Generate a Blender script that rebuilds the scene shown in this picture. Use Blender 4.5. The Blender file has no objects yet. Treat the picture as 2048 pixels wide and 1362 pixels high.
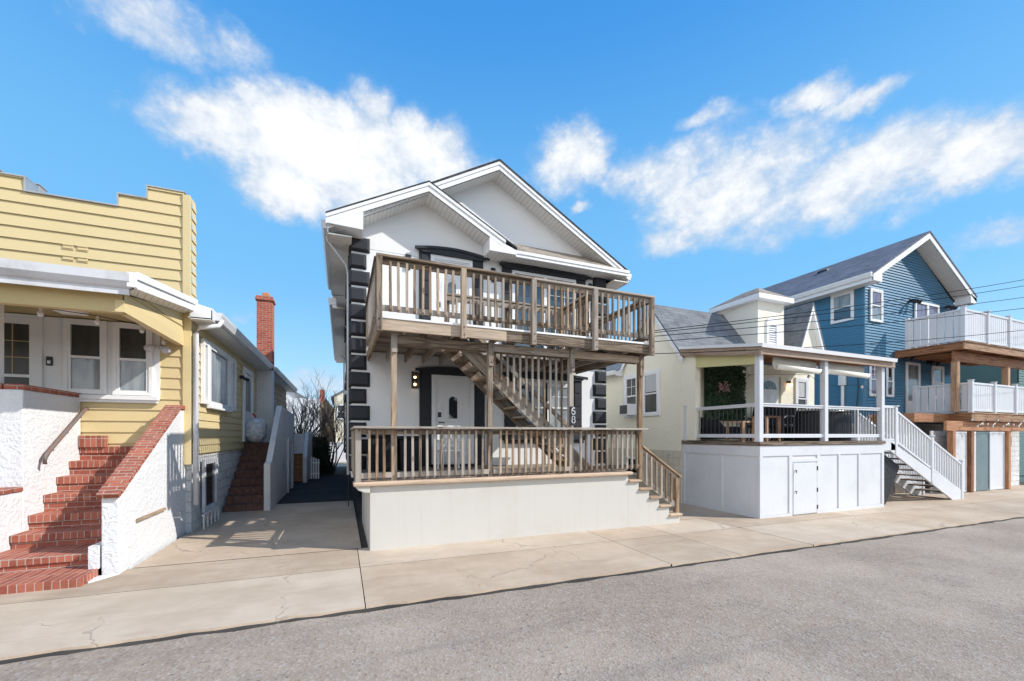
import bpy, bmesh, math, random
from mathutils import Vector, Matrix
random.seed(7)
R = math.radians
sc = bpy.context.scene
COL = sc.collection

# ------------------------------------------------------------------ camera
cam = bpy.data.cameras.new('camera'); camo = bpy.data.objects.new('camera', cam); COL.objects.link(camo)
camo.location = (0, 0, 1.85)
YAW = math.degrees(math.atan(341 / 837.))
camo.rotation_euler = (R(90), 0, R(-YAW))
cam.sensor_width = 36; cam.lens = 36 * 837 / 2048.
cam.shift_y = 189 / 2048.
cam.clip_end = 3000
sc.camera = camo

# ------------------------------------------------------------------ sun and sky
SUN_DIR = Vector((-1, .58, -.88)).normalized()      # the way the light travels
SUN_EL = math.asin(-SUN_DIR.z)
sun = bpy.data.lights.new('sun', 'SUN'); sun.energy = 4.0; sun.angle = R(.53); sun.color = (1, .955, .89)
suno = bpy.data.objects.new('sun', sun); COL.objects.link(suno)
suno.rotation_euler = SUN_DIR.to_track_quat('-Z', 'Y').to_euler(); suno.location = (10, -10, 20)
sc.view_settings.view_transform = 'Standard'; sc.view_settings.look = 'None'
sc.view_settings.gamma = 1; sc.view_settings.exposure = .38
sc.render.film_transparent = False
try:
    sc.cycles.max_bounces = 6; sc.cycles.diffuse_bounces = 4
except Exception: pass

class NT:
    """small helper to wire nodes"""
    def __init__(s, tree): s.t = tree; s.n = tree.nodes; s.l = tree.links
    def node(s, typ, ins=None, **kw):
        nd = s.n.new(typ)
        for k, v in kw.items(): setattr(nd, k, v)
        for k, v in (ins or {}).items(): s.put(nd.inputs[k], v)
        return nd
    def put(s, sock, v):
        if isinstance(v, bpy.types.NodeSocket): s.l.new(v, sock)
        elif v is not None: sock.default_value = v
    def m(s, op, a, b=None, c=None, clamp=False):
        nd = s.n.new('ShaderNodeMath'); nd.operation = op; nd.use_clamp = clamp
        s.put(nd.inputs[0], a)
        if b is not None: s.put(nd.inputs[1], b)
        if c is not None: s.put(nd.inputs[2], c)
        return nd.outputs[0]
    def mix(s, f, a, b, blend='MIX'):
        nd = s.n.new('ShaderNodeMix'); nd.data_type = 'RGBA'; nd.blend_type = blend
        s.put(nd.inputs[0], f)
        s.put(nd.inputs[6], a if isinstance(a, bpy.types.NodeSocket) else c4(a))
        s.put(nd.inputs[7], b if isinstance(b, bpy.types.NodeSocket) else c4(b))
        return nd.outputs[2]
    def ramp(s, f, a, b, lo=0., hi=1.):
        nd = s.n.new('ShaderNodeMapRange'); nd.interpolation_type = 'SMOOTHSTEP'
        s.put(nd.inputs[0], f); s.put(nd.inputs[1], a); s.put(nd.inputs[2], b); s.put(nd.inputs[3], lo); s.put(nd.inputs[4], hi)
        return nd.outputs[0]
    def noise(s, vec, scale, detail=3, rough=.55, col=False, lac=2.0):
        nd = s.n.new('ShaderNodeTexNoise'); s.put(nd.inputs['Vector'], vec)
        nd.inputs['Scale'].default_value = scale; nd.inputs['Detail'].default_value = detail
        nd.inputs['Roughness'].default_value = rough; nd.inputs['Lacunarity'].default_value = lac
        return nd.outputs['Color' if col else 'Fac']
    def map(s, vec, scale=(1, 1, 1), loc=(0, 0, 0)):
        nd = s.n.new('ShaderNodeMapping'); s.put(nd.inputs[0], vec)
        s.put(nd.inputs['Scale'], scale); s.put(nd.inputs['Location'], loc)
        return nd.outputs[0]
def c4(c): return (c[0], c[1], c[2], 1) if len(c) == 3 else c

world = bpy.data.worlds.new('World'); sc.world = world; world.use_nodes = True
W = NT(world.node_tree); W.n.clear()
FILL_BANK = .44        # unseen cloud bank added behind and left of the camera as fill light
sky = W.node('ShaderNodeTexSky'); sky.sky_type = 'NISHITA'; sky.sun_disc = False
sky.sun_elevation = SUN_EL; sky.sun_rotation = math.atan2(-SUN_DIR.x, -SUN_DIR.y)
sky.air_density = 1.0; sky.dust_density = .6; sky.ozone_density = 2.5; sky.altitude = 0
tc = W.node('ShaderNodeTexCoord').outputs['Generated']
hs = W.node('ShaderNodeHueSaturation', {'Saturation': 1.22, 'Hue': .495, 'Value': 1.0, 'Color': sky.outputs[0]})
sep = W.node('ShaderNodeSeparateXYZ', {0: tc})
wn = W.noise(tc, 9.0, 6, .6, col=True)
wsep = W.node('ShaderNodeSeparateXYZ', {0: wn})
azr = W.m('ARCTAN2', sep.outputs[0], sep.outputs[1])
elr = W.m('ARCSINE', sep.outputs[2])
az = W.m('ADD', W.m('MULTIPLY', azr, 57.2958), W.m('MULTIPLY', W.m('SUBTRACT', wsep.outputs[0], .5), 8))
el = W.m('ADD', W.m('MULTIPLY', elr, 57.2958), W.m('MULTIPLY', W.m('SUBTRACT', wsep.outputs[1], .5), 6))
# azimuth, elevation, half width, half height, strength
CLOUDS = [(-18, 36.8, 9, 3.2, .80), (-12.5, 37.2, 6, 2.6, .66), (-2, 31.4, 14, 5.0, 1.3), (-12, 31.2, 8, 3.4, 1.05),
          (3.4, 37.0, 4.2, 3.4, .92), (1.5, 34.4, 8, 3.2, 1.1), (10, 33.5, 8, 4.4, 1.15), (-5, 27.8, 7, 3.4, 1.05), (15, 30.8, 8, 4, 1.0),
          (5, 27.8, 9, 4.0, 1.05), (30.5, 33.0, 6.5, 4.2, 1.0), (38, 31.0, 7, 3.2, .74),
          (43, 30, 8, 4, .82), (51, 28, 13, 6.2, .95), (57, 25.5, 10, 6.0, .92), (63, 26.0, 9, 5.2, .90), (44, 23.8, 8, 3, .66),
          (58.5, 33.6, 5, 1.7, .84), (62, 31.9, 5, 1.5, .84), (70.5, 24.5, 6, 3.2, 1.0), (76, 24, 6, 4, .9),
          (31, 28, 2.2, 1.3, .8), (72, 17, 6, 2.2, .66), (47, 34.5, 6, 1.6, .6), (-4, 6.0, 9, 3.0, .72), (4, 4.6, 6, 2.2, .75), (-11, 13, 3, 1.2, .6)]
acc = None
for a, e, wa, we, st in CLOUDS:
    dx = W.m('DIVIDE', W.m('SUBTRACT', az, a), wa); dy = W.m('DIVIDE', W.m('SUBTRACT', el, e), we)
    q = W.m('EXPONENT', W.m('MULTIPLY', W.m('ADD', W.m('MULTIPLY', dx, dx), W.m('MULTIPLY', dy, dy)), -.9))
    q = W.m('MULTIPLY', q, st)
    acc = q if acc is None else W.m('MAXIMUM', acc, q)
stretch = W.map(tc, (1, 1, 1.35))
fb = W.noise(stretch, 7., 12, .58)
fb2 = W.noise(stretch, 24, 8, .65)
fbm = W.m('ADD', W.m('MULTIPLY', fb, .68), W.m('MULTIPLY', fb2, .32))
dens = W.m('ADD', acc, W.m('MULTIPLY', W.m('SUBTRACT', fbm, .5), 1.35))
back = W.ramp(W.m('ADD', W.m('ADD', W.m('MULTIPLY', sep.outputs[2], -.4), W.m('MULTIPLY', sep.outputs[0], -.6)), W.m('MULTIPLY', sep.outputs[1], -.75)), .0, .5)  # mask of the added fill clouds, out of view opposite the sun
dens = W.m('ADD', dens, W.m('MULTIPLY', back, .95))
cl = W.ramp(dens, .36, .84)
veil = W.m('MULTIPLY', W.ramp(W.m('ADD', acc, W.m('MULTIPLY', W.m('SUBTRACT', fb, .5), .7)), .32, .95), .50)
thin = W.m('MULTIPLY', W.m('MAXIMUM', cl, veil), .97)
core = W.ramp(W.m('ADD', dens, W.m('MULTIPLY', W.m('SUBTRACT', fb2, .5), .8)), .5, 1.25)
e01 = W.m('DIVIDE', W.m('MULTIPLY', elr, 57.2958), 50., clamp=True)
grad = W.mix(W.ramp(e01, .0, .42), (3.9, 6.6, 8.6), (1.6, 4.5, 7.9))
grad = W.mix(W.ramp(e01, .40, 1.), grad, (.40, 2.55, 6.7))
skyC = W.mix(.82, hs.outputs[0], grad)
bg1 = W.node('ShaderNodeBackground', {'Color': skyC, 'Strength': .105})
cc = W.mix(core, (.66, .77, .92), (1.16, 1.16, 1.16))
bg2 = W.node('ShaderNodeBackground', {'Color': cc, 'Strength': W.m('ADD', W.m('MULTIPLY', back, FILL_BANK), .72)})
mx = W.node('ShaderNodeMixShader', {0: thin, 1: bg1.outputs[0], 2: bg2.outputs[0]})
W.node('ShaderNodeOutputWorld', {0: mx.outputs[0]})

# ------------------------------------------------------------------ materials
MATS = {}
def new_mat(name):
    m = bpy.data.materials.new(name); m.use_nodes = True
    t = NT(m.node_tree); t.n.clear()
    bs = t.node('ShaderNodeBsdfPrincipled'); out = t.node('ShaderNodeOutputMaterial', {0: bs.outputs[0]})
    MATS[name] = m
    t.uv = t.node('ShaderNodeTexCoord').outputs['UV']
    t.geo = t.node('ShaderNodeNewGeometry').outputs['Position']
    t.rnd = t.node('ShaderNodeObjectInfo').outputs['Random']
    return m, t, bs
def bump(t, bs, h, strength=.4, dist=.01, normal=None):
    b = t.node('ShaderNodeBump', {'Height': h, 'Strength': strength, 'Distance': dist, 'Normal': normal})
    t.l.new(b.outputs[0], bs.inputs['Normal']); return b.outputs[0]
def paint(name, col, rough=.55, dirt=.12, dscale=1.3, bscale=60, bstr=.12, bdist=.004, spec=.4, streak=0., dirtcol=(.35, .33, .3), metal=0.):
    m, t, bs = new_mat(name)
    n1 = t.noise(t.geo, dscale, 5, .6)
    f = t.m('MULTIPLY', t.ramp(n1, .42, .75), dirt)
    if streak:
        n3 = t.noise(t.map(t.geo, (6, 6, .35)), 1.5, 4, .6)
        f = t.m('ADD', f, t.m('MULTIPLY', t.ramp(n3, .5, .8), streak), clamp=True)
    c = t.mix(f, col, tuple(a * b for a, b in zip(col, dirtcol)))
    n4 = t.noise(t.geo, dscale * 8, 4, .6)
    c = t.mix(t.m('MULTIPLY', t.m('SUBTRACT', n4, .5), .25), c, tuple(x * .6 for x in col))
    t.put(bs.inputs['Base Color'], c)
    bs.inputs['Roughness'].default_value = rough; bs.inputs['Specular IOR Level'].default_value = spec; bs.inputs['Metallic'].default_value = metal
    if bstr: bump(t, bs, t.noise(t.geo, bscale, 4, .6), bstr, bdist)
    return m
def stucco(name, col, bscale=22, bstr=.7, bdist=.02, dirt=.15, streak=.0, lumps=True, dirtcol=(.5, .48, .44)):
    m, t, bs = new_mat(name)
    n1 = t.noise(t.geo, .9, 6, .65)
    f = t.m('MULTIPLY', t.ramp(n1, .45, .75), dirt)
    if streak:
        n3 = t.noise(t.map(t.geo, (7, 7, .25)), 1.2, 5, .65)
        f = t.m('ADD', f, t.m('MULTIPLY', t.ramp(n3, .48, .8), streak), clamp=True)
    t.put(bs.inputs['Base Color'], t.mix(f, col, tuple(a * b for a, b in zip(col, dirtcol))))
    bs.inputs['Roughness'].default_value = .85; bs.inputs['Specular IOR Level'].default_value = .2
    wv = t.noise(t.geo, 5, 2, .5, col=True)
    vec = t.node('ShaderNodeVectorMath', {0: t.map(t.geo, (1.0, 1.0, 1.9)), 1: wv}, operation='ADD').outputs[0]
    h = t.noise(vec, bscale * .5, 3, .5)
    h = t.m('ADD', t.ramp(h, .40, .68), t.m('MULTIPLY', t.noise(t.geo, bscale * 5, 3, .6), .35)) if lumps else t.noise(t.geo, bscale * 3, 4, .65)
    bump(t, bs, h, bstr, bdist)
    return m
def wood(name, c1, c2, grey=(.30, .27, .24), gamt=.5, rough=.8, knots=True):
    m, t, bs = new_mat(name)
    off = t.node('ShaderNodeCombineXYZ', {0: t.m('MULTIPLY', t.rnd, 37.), 1: t.m('MULTIPLY', t.rnd, 91.), 2: 0.}).outputs[0]
    v = t.node('ShaderNodeVectorMath', {0: t.uv, 1: off}, operation='ADD').outputs[0]
    w = t.noise(t.map(v, (1.2, 5, 1)), 1.5, 3, .5, col=True)
    v2 = t.node('ShaderNodeVectorMath', {0: t.map(v, (1.5, 26, 1)), 1: t.node('ShaderNodeVectorMath', {0: w, 1: (1.2, 2.6, 0)}, operation='MULTIPLY').outputs[0]}, operation='ADD').outputs[0]
    g = t.noise(v2, 1.0, 7, .65)
    g2 = t.noise(t.map(v, (4, 120, 1)), 1.0, 3, .6)
    c = t.mix(t.ramp(g, .38, .60), tuple(x * .75 for x in c1), c2)
    c = t.mix(t.m('MULTIPLY', t.ramp(g2, .5, .72), .45), c, tuple(x * .45 for x in c1))
    wn = t.noise(t.map(v, (.8, 2.2, 1)), 1.2, 4, .6)
    gf = t.m('MULTIPLY', t.ramp(t.m('ADD', wn, t.m('MULTIPLY', t.m('SUBTRACT', t.rnd, .5), .5)), .35, .68), gamt)
    c = t.mix(gf, c, grey)
    if knots:
        vo = t.node('ShaderNodeTexVoronoi', {'Vector': t.map(v, (1.7, 7, 1)), 'Scale': 1.0}); vo.feature = 'F1'
        kf = t.ramp(vo.outputs['Distance'], .05, .13, 1, 0)
        c = t.mix(t.m('MULTIPLY', kf, .75), c, (.07, .04, .022))
    br = t.m('ADD', t.m('MULTIPLY', t.rnd, .68), .66)
    c = t.node('ShaderNodeHueSaturation', {'Value': br, 'Color': c}).outputs[0]
    t.put(bs.inputs['Base Color'], c); bs.inputs['Roughness'].default_value = rough; bs.inputs['Specular IOR Level'].default_value = .2
    bump(t, bs, t.m('ADD', g, g2), .5, .004)
    return m
def bricks(name, c1, c2, mortar, bw, bh, gap=.009, off=.5, bstr=.7, rough=.8, stain=.25, squash=1., rock=0.):
    m, t, bs = new_mat(name)
    wob = t.node('ShaderNodeVectorMath', {0: t.noise(t.uv, 6, 2, .5, col=True), 1: (.012, .012, 0)}, operation='MULTIPLY').outputs[0]
    v = t.node('ShaderNodeVectorMath', {0: t.uv, 1: wob}, operation='ADD').outputs[0]
    b = t.node('ShaderNodeTexBrick', {'Vector': v, 'Color1': c4(c1), 'Color2': c4(c2), 'Mortar': c4(mortar), 'Scale': 1., 'Mortar Size': gap, 'Mortar Smooth': .25, 'Bias': 0., 'Brick Width': bw, 'Row Height': bh})
    b.offset = off; b.squash = squash
    n = t.noise(t.geo, 2.2, 6, .65); n2 = t.noise(t.geo, 25, 4, .7)
    c = t.mix(t.m('MULTIPLY', t.ramp(n, .45, .75), stain), b.outputs[0], tuple(x * .45 for x in c1))
    c = t.mix(t.m('MULTIPLY', t.ramp(n2, .45, .75), .35), c, tuple(min(1, x * 1.35 + .02) for x in c2))
    t.put(bs.inputs['Base Color'], c); bs.inputs['Roughness'].default_value = rough; bs.inputs['Specular IOR Level'].default_value = .25
    h = t.m('SUBTRACT', 1., b.outputs['Fac'])
    h = t.m('ADD', h, t.m('MULTIPLY', n2, .35 + rock))
    if rock: h = t.m('ADD', h, t.m('MULTIPLY', t.noise(t.geo, 9, 3, .6), rock * 2))
    bump(t, bs, h, bstr, .008 + rock * .03)
    return m
def shingle(name, c1, c2, row=.14, width=.32):
    m, t, bs = new_mat(name)
    b = t.node('ShaderNodeTexBrick', {'Vector': t.uv, 'Color1': c4(c1), 'Color2': c4(c2), 'Mortar': c4(tuple(x * .42 for x in c1)), 'Scale': 1., 'Mortar Size': .007, 'Mortar Smooth': .3, 'Bias': -.1, 'Brick Width': width, 'Row Height': row})
    b.offset = .37
    b2 = t.node('ShaderNodeTexBrick', {'Vector': t.map(t.uv, (1, 1, 1), (.23, 0, 0)), 'Color1': (0, 0, 0, 1), 'Color2': (1, 1, 1, 1), 'Mortar': (.5, .5, .5, 1), 'Scale': 1., 'Mortar Size': 0., 'Bias': 0., 'Brick Width': width * .55, 'Row Height': row})
    b2.offset = .61
    c = t.mix(t.m('MULTIPLY', b2.outputs[0], .4), b.outputs[0], tuple(x * 1.45 for x in c2))
    n = t.noise(t.geo, 120, 3, .8); n2 = t.noise(t.geo, 1.1, 5, .6)
    c = t.mix(t.m('MULTIPLY', n, .5), c, tuple(x * .5 for x in c1))
    c = t.mix(t.m('MULTIPLY', t.ramp(n2, .4, .7), .25), c, tuple(x * 1.4 for x in c2))
    t.put(bs.inputs['Base Color'], c); bs.inputs['Roughness'].default_value = .93; bs.inputs['Specular IOR Level'].default_value = .15
    sp = t.node('ShaderNodeSeparateXYZ', {0: t.uv})
    saw = t.m('FRACT', t.m('DIVIDE', sp.outputs[1], row))
    h = t.m('ADD', t.m('MULTIPLY', t.m('SUBTRACT', 1., saw), 1.), t.m('ADD', t.m('MULTIPLY', b2.outputs[0], .3), t.m('MULTIPLY', n, .2)))
    bump(t, bs, h, .6, .012)
    return m
def grooved(name, col, pitch=.11, gap=.008, dark=.45, rough=.5, vert=False):
    m, t, bs = new_mat(name)
    sp = t.node('ShaderNodeSeparateXYZ', {0: t.uv})
    fr = t.m('FRACT', t.m('DIVIDE', sp.outputs[0 if vert else 1], pitch))
    g = t.ramp(fr, 0., gap / pitch * 2.2, 1, 0)
    n = t.noise(t.geo, 1.5, 5, .6)
    c = t.mix(g, col, tuple(x * dark for x in col))
    c = t.mix(t.m('MULTIPLY', t.ramp(n, .45, .8), .15), c, tuple(x * .6 for x in col))
    t.put(bs.inputs['Base Color'], c); bs.inputs['Roughness'].default_value = rough
    bump(t, bs, t.m('SUBTRACT', 1., g), .5, .006)
    return m
def glassm(name, col=(.03, .035, .04), rough=.04, blind=None, spec=.8, lay=None):
    m, t, bs = new_mat(name)
    c = c4(col)
    if blind:
        sp = t.node('ShaderNodeSeparateXYZ', {0: t.geo})
        n = t.noise(t.map(t.geo, (2.5, 2.5, .6)), 2, 4, .6)
        c = t.mix(t.ramp(n, .35, .65), col, blind)
    t.put(bs.inputs['Base Color'], c); bs.inputs['Roughness'].default_value = rough; bs.inputs['Specular IOR Level'].default_value = spec
    bump(t, bs, t.noise(t.geo, 1.6, 2, .4), .12, .02)
    return m

WHITE_STUCCO = stucco('white_stucco', (.80, .80, .79), 30, .16, .006, dirt=.05, lumps=False)
ROUGH_STUCCO = stucco('rough_white_stucco', (.70, .70, .705), 12, .42, .018, dirt=.16, streak=.06)
OLD_STUCCO = stucco('old_white_stucco', (.66, .66, .66), 16, .45, .015, dirt=.45, streak=.25)
PORCH_STUCCO = stucco('porch_base_stucco', (.56, .54, .495), 24, .3, .008, dirt=.25, streak=.16, lumps=False, dirtcol=(.74, .68, .6))
CREAM_STUCCO = stucco('cream_stucco', (.86, .81, .66), 14, .35, .014, dirt=.10)
TOWER_STUCCO = stucco('pale_stucco_tower', (.78, .74, .63), 14, .35, .014, dirt=.10)
BLACK_TRIM = paint('black_trim', (.034, .037, .043), .6, .1, 3, 40, .1, spec=.2, dirtcol=(1.6, 1.5, 1.5))
WHITE_TRIM = paint('white_trim', (.80, .80, .80), .42, .07, 1.5, 30, .05)
WHITE_VINYL = paint('white_vinyl', (.66, .67, .695), .42, .14, 1.2, 30, .05, streak=.05)
DIRTY_TRIM = paint('weathered_white_trim', (.64, .64, .655), .5, .4, 2.0, 30, .1, streak=.12)
SOFFIT = grooved('soffit_vinyl', (.78, .74, .68), .115, .007, .35)
SOFFIT_W = grooved('soffit_white', (.80, .79, .76), .10, .006, .4)
DECK_WOOD = wood('weathered_deck_wood', (.15, .105, .075), (.36, .28, .205), (.31, .28, .245), .85)
TAN_WOOD = wood('tan_treated_wood', (.27, .16, .09), (.47, .335, .215), (.34, .30, .25), .55)
BROWN_WOOD = wood('brown_stained_wood', (.26, .11, .05), (.42, .20, .10), (.36, .20, .12), .35, .6)
ORANGE_WOOD = wood('orange_cedar_wood', (.34, .18, .10), (.52, .32, .19), (.40, .27, .18), .5, .6)
COPING = wood('tan_coping', (.42, .29, .19), (.54, .39, .27), (.45, .36, .28), .4, knots=False)
YELLOW = paint('yellow_siding', (.67, .535, .285), .55, .10, 1.2, 50, .10, streak=.05, dirtcol=(.7, .65, .55))
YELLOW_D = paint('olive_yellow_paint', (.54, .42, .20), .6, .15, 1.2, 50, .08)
BLUE = paint('blue_siding', (.066, .19, .30), .30, .08, 1.2, 50, .08, spec=.6)
BROWN_SIDE = wood('brown_siding', (.34, .24, .16), (.46, .34, .24), (.36, .30, .24), .3, knots=False)
BRICK_ROW = bricks('brick_rowlock', (.25, .068, .045), (.42, .14, .09), (.45, .38, .32), .075, .30, .0055, 0., .7)
BRICK_ST = bricks('brick_stretcher', (.25, .068, .045), (.42, .135, .085), (.45, .38, .32), .21, .075, .006, .5, .7)
BRICK_OLD = bricks('brick_side_steps', (.10, .045, .035), (.17, .08, .06), (.11, .09, .08), .08, .10, .006, 0., .7)
BRICK_CH = bricks('brick_chimney', (.33, .07, .045), (.46, .13, .08), (.45, .38, .33), .20, .07, .006, .5, .7)
BRICK_WH = bricks('painted_brick', (.76, .76, .77), (.80, .80, .80), (.66, .66, .67), .20, .07, .006, .5, .8, stain=.15)
BLOCK_WH = bricks('rockface_block_white', (.68, .68, .66), (.76, .76, .74), (.5, .5, .48), .40, .20, .008, .5, .9, stain=.4, rock=.8)
BLOCK_CR = bricks('rockface_block_cream', (.66, .60, .47), (.72, .66, .52), (.52, .47, .38), .40, .20, .008, .5, .9, stain=.2, rock=.6)
SH_BLACK = shingle('shingle_black', (.045, .048, .052), (.08, .085, .09))
SH_GREY = shingle('shingle_grey', (.13, .14, .15), (.215, .225, .235), .15, .34)
SH_BLUE = shingle('shingle_slate', (.10, .115, .15), (.17, .185, .23), .12, .30)
SH_BROWN = shingle('shingle_brown', (.24, .20, .165), (.36, .31, .26), .14, .3)
SH_LIGHT = shingle('shingle_pale', (.50, .50, .49), (.60, .60, .58), .14, .3)
GLASS = glassm('window_glass', (.022, .028, .032), .05)
GLASS_BLUE = glassm('window_glass_blue', (.04, .075, .11), .03, spec=1.0)
GLASS_BLIND = glassm('window_glass_blind', (.16, .19, .21), .07, blind=(.30, .33, .34))
GLASS_DARK = glassm('screened_glass', (.045, .045, .042), .25, blind=(.065, .065, .06), spec=.3)
GLASS_PURPLE = glassm('curtained_glass', (.13, .12, .16), .06, blind=(.22, .19, .27))
BLIND = paint('window_blind', (.62, .63, .62), .7, .05, 4, 20, .05)
METAL = paint('grey_metal', (.42, .43, .44), .4, .3, 5, 40, .1, metal=.5)
DARK_METAL = paint('dark_metal', (.03, .03, .035), .4, .1, 5, 40, .05)
CABLE = paint('cable_rubber', (.02, .02, .022), .95, 0, 5, 40, 0, spec=.02)
BLACK_FAB = paint('black_fabric', (.012, .013, .017), .85, .2, 4, 60, .3, .01, dirtcol=(1.5, 1.5, 1.6))
CREAM_FAB = paint('cream_fabric', (.78, .75, .67), .85, .1, 4, 80, .2)
FASCIA_WOOD = wood('faded_fascia_wood', (.27, .17, .11), (.42, .30, .21), (.38, .31, .26), .7)
RUST = paint('rusty_rail_paint', (.16, .13, .12), .6, .7, 9, 40, .3, dirtcol=(1.4, .75, .5))
VENTM = paint('vent_grey', (.30, .31, .32), .7, .3, 6, 40, .1)
TERRA = paint('terracotta', (.55, .22, .09), .7, .2, 6, 40, .2)
TEAL = paint('teal_screen', (.15, .205, .22), .45, .3, 2.5, 20, .1)
LEAF = paint('evergreen_leaf', (.022, .042, .02), .6, .4, 6, 40, .1)
HEDGE = paint('hedge_leaf', (.035, .07, .028), .55, .5, 8, 40, .1)
BARK = paint('grey_bark', (.13, .105, .085), .9, .4, 8, 60, .4)
PINK = paint('pink_blossom', (.70, .40, .36), .7, .1, 8, 20, .1)
PLASTIC = None
def mk_bag():
    m, t, bs = new_mat('clear_plastic_bag')
    n = t.noise(t.geo, 9, 6, .7)
    t.put(bs.inputs['Base Color'], t.mix(t.ramp(n, .35, .65), (.42, .47, .52), (.80, .83, .86)))
    bs.inputs['Roughness'].default_value = .28; bs.inputs['Specular IOR Level'].default_value = .6
    bump(t, bs, n, .9, .05); return m
PLASTIC = mk_bag()
def mk_emit(name, col, st):
    m, t, bs = new_mat(name); bs.inputs['Base Color'].default_value = c4(col)
    bs.inputs['Emission Color'].default_value = c4(col); bs.inputs['Emission Strength'].default_value = st; return m
BULB_ON = mk_emit('lit_bulb', (1, .62, .30), 9)
BULB_OFF = paint('clear_bulb', (.72, .72, .70), .15, .05, 5, 10, 0, spec=.7)
def mk_asphalt():
    m, t, bs = new_mat('asphalt')
    n1 = t.noise(t.geo, .35, 6, .65); n2 = t.noise(t.geo, 2.2, 6, .7); n3 = t.noise(t.geo, 70, 3, .7)
    vo = t.node('ShaderNodeTexVoronoi', {'Vector': t.geo, 'Scale': 42.})
    c = t.mix(t.ramp(n1, .35, .68), (.285, .228, .178), (.39, .318, .25))
    c = t.mix(t.m('MULTIPLY', t.ramp(n2, .42, .72), .22), c, (.17, .155, .145))
    sp = t.m('ADD', t.m('MULTIPLY', vo.outputs['Color'], .5), t.m('MULTIPLY', n3, .5))
    c = t.mix(t.m('MULTIPLY', t.ramp(sp, .5, .8), .55), c, (.47, .44, .41))
    c = t.mix(t.m('MULTIPLY', t.ramp(sp, .40, .22), .55), c, (.07, .065, .065))
    # long tyre-worn tracks and a few darker patched cracks
    tr = t.noise(t.map(t.geo, (.18, 1.5, 1)), 1.4, 5, .6)
    c = t.mix(t.m('MULTIPLY', t.ramp(tr, .52, .72), .28), c, (.12, .118, .12))
    t.put(bs.inputs['Base Color'], c); bs.inputs['Roughness'].default_value = .9; bs.inputs['Specular IOR Level'].default_value = .25
    bump(t, bs, t.m('ADD', vo.outputs['Distance'], n3), .55, .008); return m
ASPHALT = mk_asphalt()
def mk_concrete(name, a, b, dark, stainamt=.35):
    m, t, bs = new_mat(name)
    n1 = t.noise(t.geo, .8, 7, .68); n2 = t.noise(t.map(t.geo, (.5, 2.4, 1)), 1.6, 6, .65); n3 = t.noise(t.geo, 90, 3, .7)
    c = t.mix(t.ramp(n1, .35, .68), a, b)
    c = t.mix(t.m('MULTIPLY', t.ramp(n2, .50, .76), stainamt), c, dark)
    c = t.mix(t.m('MULTIPLY', t.ramp(n3, .52, .75), .30), c, tuple(x * .6 for x in a))
    mu = t.noise(t.geo, 1.6, 3, .6, col=True)
    vv = t.node('ShaderNodeVectorMath', {0: t.geo, 1: t.node('ShaderNodeVectorMath', {0: mu, 1: (.9, .9, 0)}, operation='MULTIPLY').outputs[0]}, operation='ADD').outputs[0]
    vo = t.node('ShaderNodeTexVoronoi', {'Vector': vv, 'Scale': .42}); vo.feature = 'DISTANCE_TO_EDGE'
    ck = t.m('MULTIPLY', t.ramp(vo.outputs['Distance'], .0, .008, 1, 0), t.ramp(n1, .48, .55))
    c = t.mix(t.m('MULTIPLY', ck, .38), c, (.12, .10, .08))
    t.put(bs.inputs['Base Color'], c); bs.inputs['Roughness'].default_value = .88; bs.inputs['Specular IOR Level'].default_value = .25
    bump(t, bs, t.m('SUBTRACT', t.m('ADD', n3, n1), ck), .35, .008); return m
CONCRETE = mk_concrete('sidewalk_concrete', (.42, .325, .235), (.52, .415, .315), (.30, .215, .145))
CONCRETE_B = mk_concrete('sidewalk_concrete_pale', (.46, .37, .28), (.56, .465, .365), (.33, .25, .18))
CONCRETE_C = mk_concrete('sidewalk_concrete_worn', (.385, .30, .22), (.49, .395, .30), (.26, .195, .14), .5)
CONCRETE_D = mk_concrete('driveway_concrete', (.235, .21, .185), (.32, .285, .245), (.15, .13, .11))
TAR = mk_concrete('edge_tar', (.035, .032, .03), (.075, .065, .055), (.02, .02, .02))
DIRT = mk_concrete('joint_dirt', (.07, .06, .05), (.10, .085, .07), (.05, .04, .03))
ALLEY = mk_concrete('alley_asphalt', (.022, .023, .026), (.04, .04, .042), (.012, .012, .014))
TARP = paint('black_tarp', (.012, .013, .018), .45, .1, 3, 12, .5, .04, dirtcol=(1.4, 1.4, 1.5))

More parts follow.
